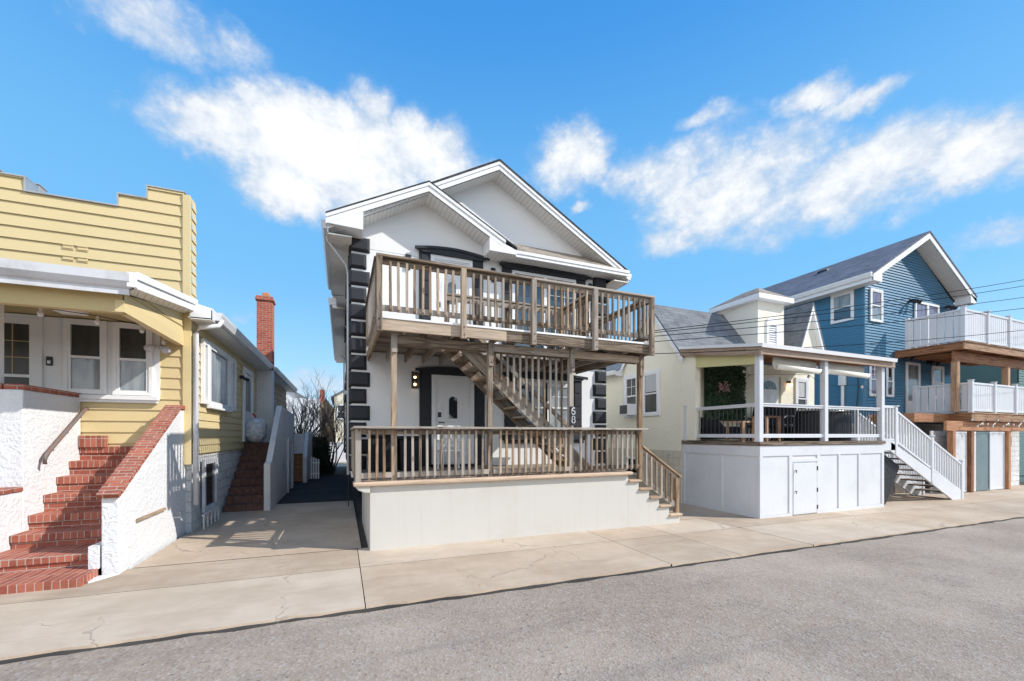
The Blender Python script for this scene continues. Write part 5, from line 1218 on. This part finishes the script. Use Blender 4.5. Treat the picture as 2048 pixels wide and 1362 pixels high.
for a, b in ((9.55, 11.14), (11.40, 13.15)):
    mb = MB(); n = 10; pr = []
    for k in range(n + 1): t = k / n; pr.append((.10 * math.cos(math.pi * (.1 + t * 1.1)) - .05, -.10 * math.sin(math.pi * (.1 + t * 1.1))))
    y0 = py0 + .16; prof = [(y0 + .02, 3.72), (y0 + .04, 3.55), (y0 + .0, 3.44), (y0 - .07, 3.40), (y0 - .11, 3.46), (y0 - .12, 3.52)]
    P_ = [V(a, y, z) for y, z in prof]; Q_ = [V(b, y, z - .03) for y, z in prof]
    for j in range(len(prof) - 1): mb.poly([P_[j], P_[j + 1], Q_[j + 1], Q_[j]])
    o = mb.build('rolled_shade', CREAM_FAB, CP, smooth=True); so = o.modifiers.new('solid', 'SOLIDIFY'); so.thickness = .012
world0()
# things on that porch
def leafy_panel(t, x0, x1, y, z0, z1, n, mat, seed):
    rg = random.Random(seed); mb = MB()
    for _ in range(n):
        c = V(rg.uniform(x0, x1), y - rg.uniform(0, .10), rg.uniform(z0, z1)); s = rg.uniform(.03, .06)
        e1 = V(rg.uniform(-1, 1), rg.uniform(-.6, .6), rg.uniform(-1, 1)).normalized(); e2 = e1.cross(V(rg.uniform(-.5, .5), -1, rg.uniform(-.5, .5))).normalized()
        mb.poly([c - e1 * s, c + e2 * s * .55, c + e1 * s, c - e2 * s * .55])
    return mb.build('foliage', mat, t, recalc=False)
hp = thing('hedge_panel', (10.4, 9.05, 1.7), 'dark green leafy wall panel with a pink flower spray on the cottage porch', 'plant panel')
mb = MB(); mb.box(9.70, 11.15, 9.04, 9.10, 2.35, 3.85); mb.build('backing', HEDGE, hp); leafy_panel(hp, 9.66, 11.18, 9.03, 2.30, 3.88, 5200, HEDGE, 4)
mb = MB(); rg = random.Random(8)
for _ in range(60):
    c = V(10.25 + rg.gauss(0, .11), 8.90, 3.22 + rg.gauss(0, .07) + 0); s = .028; e1 = V(rg.uniform(-1, 1), 0, rg.uniform(-1, 1)).normalized(); e2 = e1.cross(Y); mb.poly([c - e1 * s, c + e2 * s, c + e1 * s, c - e2 * s])
mb.build('flower_spray', PINK, hp, recalc=False)
def patio_chair(name, x, y, rot, lab, w=.62, recl=.35):
    t = thing(name, (0, 0, 0), lab, 'chair', 'black patio seats on the cottage porch'); z = 0.
    mb = MB(); mb.box(-w / 2, w / 2, -.30, .30, .36, .44); mb.build('seat', BLACK_FAB, t, bevel=.03)
    mb = MB(); mb.prism([(-w / 2, .24, .42), (w / 2, .24, .42), (w / 2 * .85, .24 + recl, .98), (-w / 2 * .85, .24 + recl, .98)], (0, .07, .02)); mb.build('backrest', BLACK_FAB, t, bevel=.02)
    for s in (-1, 1):
        mb = MB(); mb.tube([(s * w / 2, -.30, .0), (s * w / 2, -.27, .58), (s * w / 2, -.1, .64), (s * w / 2, .30, .64)], .022, 8); mb.tube([(s * w / 2, .32, .64), (s * w / 2, .30, .0)], .02, 8); mb.build('arm_frame', DARK_METAL, t)
    t.location = (x, y, 1.69); t.rotation_euler = (0, 0, rot); return t
world0()
patio_chair('patio_chair', 10.45, 7.55, R(-78), 'black reclining patio chair behind the middle railing of the cottage porch', .7, .42)
patio_chair('patio_chair', 11.0, 8.3, R(-60), 'second black patio chair, behind the reclining one near the cottage window', .62, .25)
world0()
t = thing('patio_sofa', (9.6, 8.3, 1.69), 'low black patio sofa in the left corner of the cottage porch', 'sofa', 'black patio seats on the cottage porch')
mb = MB(); mb.box(9.35, 10.2, 8.25, 8.95, 1.75, 2.08); mb.build('seat', BLACK_FAB, t, bevel=.05); mb = MB(); mb.prism([(9.35, 8.80, 2.08), (10.2, 8.80, 2.08), (10.05, 8.98, 2.36), (9.5, 8.98, 2.36)], (0, .1, 0)); mb.build('backrest', BLACK_FAB, t, bevel=.03)
world0()
def wood_table(x, y, w, d, h, lab):
    t = thing('patio_table', (x, y, 1.69), lab, 'table', 'cedar tables on the cottage porch')
    mb = MB(); mb.box(x - w / 2, x + w / 2, y - d / 2, y + d / 2, 1.69 + h - .035, 1.69 + h, L=X); mb.build('table_top', ORANGE_WOOD, t, bevel=.004)
    for sx in (-1, 1):
        for sy in (-1, 1): mb = MB(); cx, cy = x + sx * (w / 2 - .03), y + sy * (d / 2 - .03); mb.box(cx - .025, cx + .025, cy - .025, cy + .025, 1.69, 1.69 + h - .036, L=Z); mb.build('leg', ORANGE_WOOD, t)
wood_table(9.32, 7.55, .55, .5, .50, 'low cedar side table near the left rail of the cottage porch')
wood_table(9.55 + .1, 7.0 + .15, .5, .4, .62, 'taller cedar table just behind the front corner post of the cottage porch')
world0()
t = thing('hot_tub', (12.5, 7.9, 1.69), 'round covered black hot tub behind the right railing of the cottage porch', 'hot tub')
mb = MB(); lathe(mb, (12.5, 7.95, 1.69), [(0, 0), (.93, 0), (.96, .1), (.96, .74), (.93, .80), (0, .82)], 36); mb.build('tub', TARP, t, smooth=False)
mb = MB(); mb.tube([(12.5 + .97 * math.cos(2 * math.pi * k / 30), 7.95 + .97 * math.sin(2 * math.pi * k / 30), 2.49) for k in range(31)], .02, 6); mb.build('rim', DARK_METAL, t)
mb = MB(); lathe(mb, (12.5, 7.95, 2.50), [(.90, 0), (.6, .07), (.2, .10), (0, .10)], 30); mb.build('cover', METAL, t, smooth=True)
world0()
t = thing('flower_spray', (13.3, 6.95, 1.69), 'bare white decorative twigs tied to the right railing of the cottage porch', 'decoration')
rg = random.Random(2); mb = MB()
for _ in range(26):
    p = V(13.25 + rg.gauss(0, .05), 6.86, 2.15 + rg.gauss(0, .1)); mb.tube([p, p + V(rg.uniform(-.14, .14), rg.uniform(-.03, .03), rg.uniform(-.3, .35))], .006, 4)
mb.build('twigs', WHITE_TRIM, t)
world0()
t = thing('string_lights', (11, 6.9, 3.5), 'string of white globe bulbs looped under the cottage porch roof', 'string lights')
pts = [V(9.1, 6.95, 3.66), V(9.6, 7.6, 3.62), V(10.3, 8.3, 3.66), V(11.0, 8.7, 3.62), V(11.45, 7.3, 3.45), V(12.3, 7.4, 3.2), V(13.2, 7.0, 3.22), V(13.62, 6.9, 3.0)]
mb = MB(); mb.tube(pts, .005, 5); mb.build('cord', DARK_METAL, t)
for p in pts: mb = MB(); lathe(mb, p, [(0, 0), (.015, -.01), (.035, -.05), (.03, -.08), (0, -.10)], 10); mb.build('bulb', BULB_OFF, t, smooth=True)
world0()

# ================================================================== BLUE HOUSE
BX0, BX1, BY = 17.90, 24.20, 9.42
BH = thing('blue_house', (21, 9.4, 0), 'blue vinyl-sided house with slate roof and a tall white-trimmed gable', 'house')
mb = MB(); mb.prism([(BX0 + .03, BY + .03, -.4), (BX1 - .03, BY + .03, -.4), (BX1 - .03, BY + .03, 7.38), (21.05, BY + .03, 9.35), (BX0 + .03, BY + .03, 7.38)], (0, 7.2, 0)); mb.build('body', BLUE, BH)
mb = MB(); mb.siding((0, BY, 0), X, -Y, [(BX0, 2.3), (BX1, 2.3), (BX1, 7.4), (21.05, 9.42), (BX0, 7.4)], .105, .030, z0=2.2); mb.build('front_siding', BLUE, BH)
mb = MB(); mb.siding((BX0, 0, 0), Y, -X, [(BY, .6), (BY + 7.2, .6), (BY + 7.2, 7.4), (BY, 7.4)], .105, .018, z0=.5); mb.build('side_siding', BLUE, BH)
mb = MB(); mb.box(BX0 - .02, BX0 + .07, BY - .025, BY + .06, .5, 7.36); mb.build('corner_board', BLUE, BH, bevel=.004)
mb = MB(); mb.box(BX0 - .02, BX1, BY + .0, 16.5, -.4, 2.3); mb.build('foundation', BLOCK_WH, BH)
rsl = (9.72 - 7.62) / (21.05 - 17.42)
rf = MB()
for xe in (17.42, 24.62): zb = 9.72 - rsl * abs(21.05 - xe); rf.prism([(21.05, 8.86, 9.74), (xe, 8.86, zb), (xe, 8.86, zb - .06), (21.05, 8.86, 9.67)], (0, 8.0, 0))
BR = rf.build('roof', SH_BLUE, BH)
mb = MB()
for xe in (17.42, 24.62): zb = 9.72 - rsl * abs(21.05 - xe); mb.prism([(21.05, 8.88, 9.67), (xe, 8.88, zb - .06), (xe, 8.88, zb - .28), (21.05, 8.88, 9.44)], (0, .04, 0))
mb.prism([(17.42, 8.88, 7.33), (17.95, 8.88, 7.33), (17.95, 8.88, 7.66), (17.42, 8.88, 7.56)], (0, .5, 0)); mb.prism([(24.15, 8.88, 7.33), (24.62, 8.88, 7.33), (24.62, 8.88, 7.56), (24.15, 8.88, 7.7)], (0, .5, 0))
mb.build('rake_fascia', WHITE_TRIM, BR, bevel=.005)
mb = MB()
for xe in (17.42, 24.62): zb = 9.72 - rsl * abs(21.05 - xe); mb.poly([(21.05, 8.92, 9.43), (xe, 8.92, zb - .29), (xe, BY, zb - .29), (21.05, BY, 9.43)])
mb.build('rake_soffit', SOFFIT, BR)
mb = MB(); mb.box(17.44, 17.9, 9.38, 16.8, 7.33, 7.35); mb.build('eave_soffit', SOFFIT, BR)
mb = MB(); gutter(mb, 17.42, -1, 8.9, 16.9, 7.62, 7.46); mb.box(17.41, 17.44, 8.92, 16.8, 7.32, 7.6); mb.build('gutter', WHITE_TRIM, BR)
mb = MB(); zc = 9.72 - rsl * .75; mb.hexa([V(20.1, 12.0, zc - .35), V(20.6, 12.0, zc - .1), V(20.6, 12.5, zc - .1), V(20.1, 12.5, zc - .35), V(20.15, 12.05, zc + .02), V(20.6, 12.05, zc + .1), V(20.6, 12.45, zc + .1), V(20.15, 12.45, zc + .02)]); mb.build('roof_vent', DARK_METAL, BR)
FB = Fr((0, BY - .034, 0), X, -Y); FBs = Fr((BX0 - .022, 0, 0), Y, -X)
window(BH, FB, 18.24, 18.88, 6.14, 7.24, .07, GLASS_PURPLE, sill=False, glass2=GLASS_BLIND)
window(BH, FBs, 9.80, 10.46, 6.26, 7.26, .07, GLASS_BLIND, sill=False, glass2=GLASS_BLUE)
window(BH, FBs, 13.4, 14.1, 3.6, 4.7, .07, GLASS, sill=False); window(BH, FB, 18.20, 18.72, 3.35, 4.5, .07, GLASS_PURPLE, sill=False, grid=(2, 3))
window(BH, FB, 19.25, 19.60, 3.35, 4.45, .06, GLASS, sill=False)
mb = MB(); ring(mb, FB, 21.1, 22.85, 5.05, 7.2, .09, 0, .05); sd = mb.build('sliding_door', WHITE_TRIM, BH, bevel=.004)
mb = MB(); FB.box(mb, 21.19, 21.98, 5.1, 7.11, 0, .015); mb.build('pane', GLASS_PURPLE, sd); mb = MB(); FB.box(mb, 22.06, 22.76, 5.1, 7.11, 0, .015); mb.build('pane', GLASS_PURPLE, sd)
mb = MB(); FB.box(mb, 21.96, 22.08, 5.1, 7.12, 0, .045); mb.build('stile', WHITE_TRIM, sd)
mb = MB(); ring(mb, FB, 20.50, 21.46, 2.62, 4.72, .10, 0, .05); FB.box(mb, 20.6, 21.36, 2.62, 3.2, 0, .02); bd = mb.build('door', WHITE_TRIM, BH, bevel=.004); mb = MB(); FB.box(mb, 20.6, 21.36, 3.2, 4.62, 0, .022); mb.build('pane', GLASS_BLIND, bd)
window(BH, FB, 22.45, 23.15, 3.4, 4.6, .09, GLASS_PURPLE, sill=False)
for x, z in ((20.80, 7.15), (23.45, 7.2), (20.25, 4.9), (22.05, 4.8)):
    mb = MB(); mb.tube([FB.p(x, z, 0), FB.p(x, z, .10)], .06, 10); fx = mb.build('flood_light', DARK_METAL, BH)
    for s in (-1, 1): mb = MB(); mb.tube([FB.p(x, z, .08), FB.p(x + s * .12, z - .02, .16), FB.p(x + s * .18, z - .12, .28)], [.03, .05, .09], 10); mb.build('lamp_head', DARK_METAL, fx)
mb = MB(); mb.tube([FBs.p(10.70, 1.0, .04), FBs.p(10.70, 4.6, .04)], .05, 8); mb.build('downspout', WHITE_TRIM, BH)
mb = MB(); FBs.box(mb, 9.98, 10.22, 3.75, 4.15, 0, .14); em = mb.build('utility_meter', WHITE_TRIM, BH, bevel=.03); mb = MB(); mb.tube([FBs.p(10.10, 1.0, .05), FBs.p(10.10, 3.75, .05)], .055, 8); mb.build('conduit', WHITE_TRIM, em)
mb = MB(); mb.tube([FBs.p(9.62, 4.5, .03), FBs.p(9.58, 3.6, .03), FBs.p(9.66, 2.6, .03)], .015, 5); mb.build('cable', DARK_METAL, BH)

# ------------------------------------------------------------------ decks of the blue house
BD = thing('house_deck', (22, 8, 0), 'two-level brown timber deck with solid white vinyl railings on the blue house', 'deck')
def deck_level(x0, x1, y0, y1, z, thick, hrail, name):
    mb = MB(); mb.box(x0, x1, y0, y0 + .045, z - thick, z - .03, L=X); mb.build('rim_board', ORANGE_WOOD, BD, bevel=.005)
    mb = MB(); mb.box(x0, x0 + .045, y0 + .046, y1, z - thick, z - .03, L=Y); mb.build('rim_board', BROWN_WOOD, BD, bevel=.005)
    mb = MB(); mb.box(x0 - .03, x1, y0 - .03, y1, z - .028, z, L=X); mb.build('deck_floor', ORANGE_WOOD, BD)
    for k in range(int((x1 - x0) / .4)): mb = MB(); x = x0 + .3 + k * .4; mb.box(x, x + .04, y0 + .05, y1, z - thick + .02, z - .03, L=Y); mb.build('joist', BROWN_WOOD, BD)
    mb = MB()
    mb.box(x0 + .01, x1, y0 + .02, y0 + .07, z + .04, z + .12); mb.box(x0 + .01, x1, y0 + .01, y0 + .08, z + hrail - .07, z + hrail)
    mb.box(x0 + .01, x0 + .07, y0 + .03, y1 - .35, z + .04, z + .12); mb.box(x0 + .0, x0 + .08, y0 + .03, y1 - .35, z + hrail - .07, z + hrail)
    mb.build('rail', WHITE_VINYL, BD, bevel=.006)
    ws = .13; first = None
    n = int((x1 - x0) / .155)
    for k in range(n):
        x = x0 + .09 + k * .155
        if first is None: mb = MB(); mb.box(x, x + ws, y0 + .032, y0 + .058, z + .12, z + hrail - .07); first = mb.build('picket', WHITE_VINYL, BD, bevel=.004, loc=V(x, y0, z))
        else: rep(first, 'picket', (x, y0, z), BD)
    first = None; n = int((y1 - .35 - y0) / .22)
    for k in range(n):
        y = y0 + .09 + k * .22
        if first is None: mb = MB(); mb.box(x0 + .03, x0 + .055, y, y + .195, z + .12, z + hrail - .07); first = mb.build('picket', WHITE_VINYL, BD, bevel=.004, loc=V(x0, y, z))
        else: rep(first, 'picket', (x0, y, z), BD)
    for x in [x0 + .04] + [x0 + .04 + 1.62 * k for k in range(1, 5) if x0 + 1.62 * k < x1]:
        mb = MB(); mb.box(x - .06, x + .06, y0 - .02, y0 + .10, z, z + hrail + .06); mb.box(x - .075, x + .075, y0 - .035, y0 + .115, z + hrail + .06, z + hrail + .085); mb.build('rail_post', WHITE_VINYL, BD, bevel=.008)
    mb = MB(); mb.box(x0 - .02, x0 + .10, y1 - .45, y1 - .33, z, z + hrail + .05); mb.build('rail_post', WHITE_VINYL, BD, bevel=.008)
deck_level(19.74, 25.6, 7.42, 9.38, 5.08, .27, 1.12, 'u'); deck_level(20.24, 25.6, 7.42, 9.38, 2.64, .30, 1.05, 'l')
mb = MB(); mb.box(19.90, 25.6, 7.72, 7.81, 4.45, 4.80, L=X); mb.build('beam', BROWN_WOOD, BD, bevel=.006)
for x in (20.05, 23.75): mb = MB(); mb.box(x - .09, x + .09, 7.68, 7.86, 2.66, 4.45, L=Z); mb.build('deck_post', ORANGE_WOOD, BD, bevel=.008)
mb = MB(); mb.box(18.95, 25.6, 7.56, 7.64, 2.00, 2.33, L=X); mb.build('beam', BROWN_WOOD, BD, bevel=.006)
for x in (19.30, 20.52, 23.25): mb = MB(); mb.box(x - .09, x + .09, 7.50, 7.66, -.4, 2.0, L=Z); mb.build('deck_post', BROWN_WOOD, BD, bevel=.008)
mb = MB(); mb.box(18.0, 20.23, 8.0, 9.38, 2.3, 2.6, L=X); mb.build('landing', BROWN_WOOD, BD)
mb = MB(); mb.box(19.05, 25.6, 8.0, 8.04, -.4, 2.0); mb.build('screen_wall', BLOCK_WH, BD)
world0()
scr = [(19.45, 20.35, DIRTY_TRIM, 'metal_screen', 'dull silver panel under the blue house deck, left of the teal door', 'panel'), (20.68, 20.98, WHITE_TRIM, 'trim_board', 'narrow white board between the brown post and teal door under the deck', 'board'),
       (21.02, 21.95, TEAL, 'storage_door', 'dark teal door under the blue house deck', 'door'), (21.99, 23.1, WHITE_VINYL, 'storage_door', 'pale grey door under the blue house deck, right of the teal one', 'door')]
for a, b, m, nm, lab, cat in scr:
    mb = MB(); g = ground_z(a); mb.box(a, b, 7.60, 7.64, g + .02, 1.97); t = thing(nm, ((a + b) / 2, 7.62, g), lab, cat); mb.build('panel', m, t, bevel=.006)
    mb = MB(); ring(mb, Fr((0, 7.60, 0), X, -Y), a, b, g + .02, 1.97, .05, -.002, .015) ; mb.build('frame', m, t)
world0()
# white stair running down to the right
WS = thing('white_stair', (16, 7, 0), 'white-railed stair dropping right from the cottage porch to the pavement', 'stair')
s0, s1 = V(14.15, 0, 1.60), V(18.0, 0, -.12)
for y in (6.80, 7.75):
    mb = MB(); mb.prism([(s0.x, y, 1.66), (s0.x, y, 1.40), (17.45, y, -.17), (18.05, y, -.17), (18.05, y, .08), (17.95, y, .10)], (0, .05, 0)); mb.build('stringer', WHITE_VINYL, WS, bevel=.005)
for k in range(9):
    t = (k + .6) / 9.4; x = s0.x + (18.0 - s0.x) * t; z = 1.62 - t * 1.70; mb = MB(); mb.box(x - .2, x + .2, 6.852, 7.748, z - .02, z + .02, L=Y); mb.build('tread', DECK_WOOD, WS, bevel=.003)
mb = MB(); mb.box(13.70, 14.45, 6.80, 7.80, 1.42, 1.68); mb.build('landing', WHITE_VINYL, WS, bevel=.006)
zr = lambda x, h: 1.62 - (x - 14.2) * (1.72 / 3.8) + h
for y, dx in ((6.83, 0), (7.77, .05)):
    for x in (14.40, 16.25, 17.95):
        mb = MB(); g = min(1.68, zr(x, 0)); mb.box(x - .05, x + .05, y - .05, y + .05, max(g - .25, -.15), g + 1.12); mb.box(x - .075, x + .075, y - .075, y + .075, g + 1.12, g + 1.145); mb.build('newel_post', WHITE_VINYL, WS, bevel=.008)
    mb = MB(); mb.beam((14.40, y, zr(14.40, 1.0)), (17.95, y, zr(17.95, 1.0)), .07, .06, grain=False); mb.build('hand_rail', WHITE_VINYL, WS, bevel=.006)
    mb = MB(); mb.beam((14.40, y, zr(14.40, .16)), (17.95, y, zr(17.95, .16)), .05, .06, grain=False); mb.build('bottom_rail', WHITE_VINYL, WS, bevel=.006)
    first = None
    for k in range(25):
        x = 14.52 + k * .138
        if abs(x - 16.25) < .07: continue
        if first is None: mb = MB(); mb.box(x - .02, x + .02, y - .02, y + .02, zr(x, .17), zr(x, .99)); first = mb.build('baluster', WHITE_VINYL, WS, loc=V(x, y, zr(x, 0)))
        else: rep(first, 'baluster', (x, y, zr(x, 0)), WS)
for x in (13.86, 14.0, 14.14, 14.28): mb = MB(); mb.box(x - .02, x + .02, 6.81, 6.85, 1.75, 2.6); mb.build('baluster', WHITE_VINYL, WS)
mb = MB(); mb.box(13.75, 14.4, 6.80, 6.86, 2.6, 2.67); mb.box(13.75, 14.4, 6.81, 6.85, 1.69, 1.75); mb.build('landing_rail', WHITE_VINYL, WS)
world0()
t = thing('grill_cover', (14.1, 7.2, -.1), 'black tarp-covered object tucked under the top of the white stair', 'covered grill')
mb = MB(); mb.prism([(13.78, 6.95, -.10), (14.1, 6.95, -.22), (14.3, 6.95, -.05), (14.95, 6.95, .95), (14.0, 6.95, 1.40), (13.84, 6.95, 1.36), (13.76, 6.95, 1.2)], (0, .7, 0)); o = mb.build('cover', TARP, t, bevel=.05)
world0()
t = thing('storage_curtain', (16.5, 8.2, -.2), 'rippled white plastic sheeting hanging behind the white stair', 'sheeting')
mb = MB(); n = 90; prev = None
for k in range(n + 1):
    x = 14.9 + 4.05 * k / n; y = 8.3 + .05 * math.sin(k * .9) + .03 * math.sin(k * 2.3); z1 = 1.9 if x > 17.2 else 1.2
    cur = (V(x, y, -.15), V(x, y + .02, z1))
    if prev: mb.poly([prev[0], cur[0], cur[1], prev[1]])
    prev = cur
o = mb.build('sheet', DIRTY_TRIM, t, smooth=True); so = o.modifiers.new('solid', 'SOLIDIFY'); so.thickness = .01
world0()
t = thing('string_lights', (22, 7.3, 2.3), 'string of bulbs drooping along the lower deck edge of the blue house', 'string lights')
pts = []
for a, b in ((20.1, 21.0), (21.0, 21.9), (21.9, 22.9), (22.9, 23.9), (23.9, 24.9)):
    for k in range(5): q = k / 5; pts.append(V(a + (b - a) * q, 7.36, 2.42 - .9 * q * (1 - q)))
mb = MB(); mb.tube(pts, .008, 4); mb.build('cord', DARK_METAL, t)
for p in pts[::2]: mb = MB(); lathe(mb, p, [(0, 0), (.015, -.01), (.03, -.05), (.025, -.07), (0, -.085)], 8); mb.build('bulb', BULB_OFF, t, smooth=True)
world0()
# grey-roofed neighbour beyond the blue house
t = thing('grey_cottage', (29, 12, 0), 'grey shingled cottage roof glimpsed between the blue house decks', 'house')
mb = MB(); mb.prism([(25.2, 11.2, -.4), (33, 11.2, -.4), (33, 11.2, 4.0), (29, 11.2, 5.6), (25.2, 11.2, 4.0)], (0, 8, 0)); mb.build('wall', paint('pale_stucco', (.62, .64, .64)), t)
rf = MB(); rf.prism([(25.0, 10.3, 3.6), (25.0, 14.5, 6.3), (25.0, 14.5, 6.2), (25.0, 10.3, 3.5)], (9, 0, 0)); rf.build('roof', SH_GREY, t)
mb = MB(); mb.beam((25.1, 10.2, 3.7), (25.1, 14.4, 6.4), .06, .22, grain=False); mb.build('rake_fascia', WHITE_TRIM, t)
world0()
t = thing('green_house', (31, 9.5, 0), 'dark green sided wall at the far right edge beyond the decks', 'house')
mb = MB(); mb.siding((0, 9.0, 0), X, -Y, [(28.7, 0), (34, 0), (34, 6.2), (28.7, 6.2)], .12, .02); mb.box(28.7, 34, 9.03, 15, -.4, 6.2); mb.build('wall', paint('green_siding', (.10, .18, .17)), t)
rf = MB(); rf.prism([(28.4, 8.8, 6.2), (34.3, 8.8, 6.2), (31.4, 8.8, 7.4)], (0, 6.4, 0)); rf.build('roof', SH_GREY, t)
world0()
# overhead service wires
def wire(a, b, sag, lab, r=.008):
    a = V(a); b = V(b); pts = []
    for k in range(25): q = k / 24; p = a.lerp(b, q); p = p - Z * (4 * sag * q * (1 - q)); pts.append(p)
    mb = MB(); mb.tube(pts, r, 5); tag(mb.build('power_cable', CABLE, None, loc=V(a)), lab, 'cable', 'service wires crossing in front of the cottage')
WIRES = [((5.95, 6.87, 3.995), (34, 5.2, 10.1), .30, 'topmost thin service wire crossing the cottage roof and blue gable'),
         ((5.95, 6.87, 3.955), (34, 5.2, 9.75), .30, 'second service wire from the top, just below the topmost one'),
         ((5.95, 6.87, 3.88), (34, 5.2, 8.98), .24, 'third service wire, in the middle of the group over the tower louvre'),
         ((5.95, 6.87, 3.77), (34, 5.2, 8.4), .24, 'fourth wire down, crossing the upper white deck railing'),
         ((5.95, 6.87, 3.52), (34, 5.2, 7.6), .40, 'lowest service wire, crossing the cottage porch gutter')]
for w in WIRES: wire(*w)
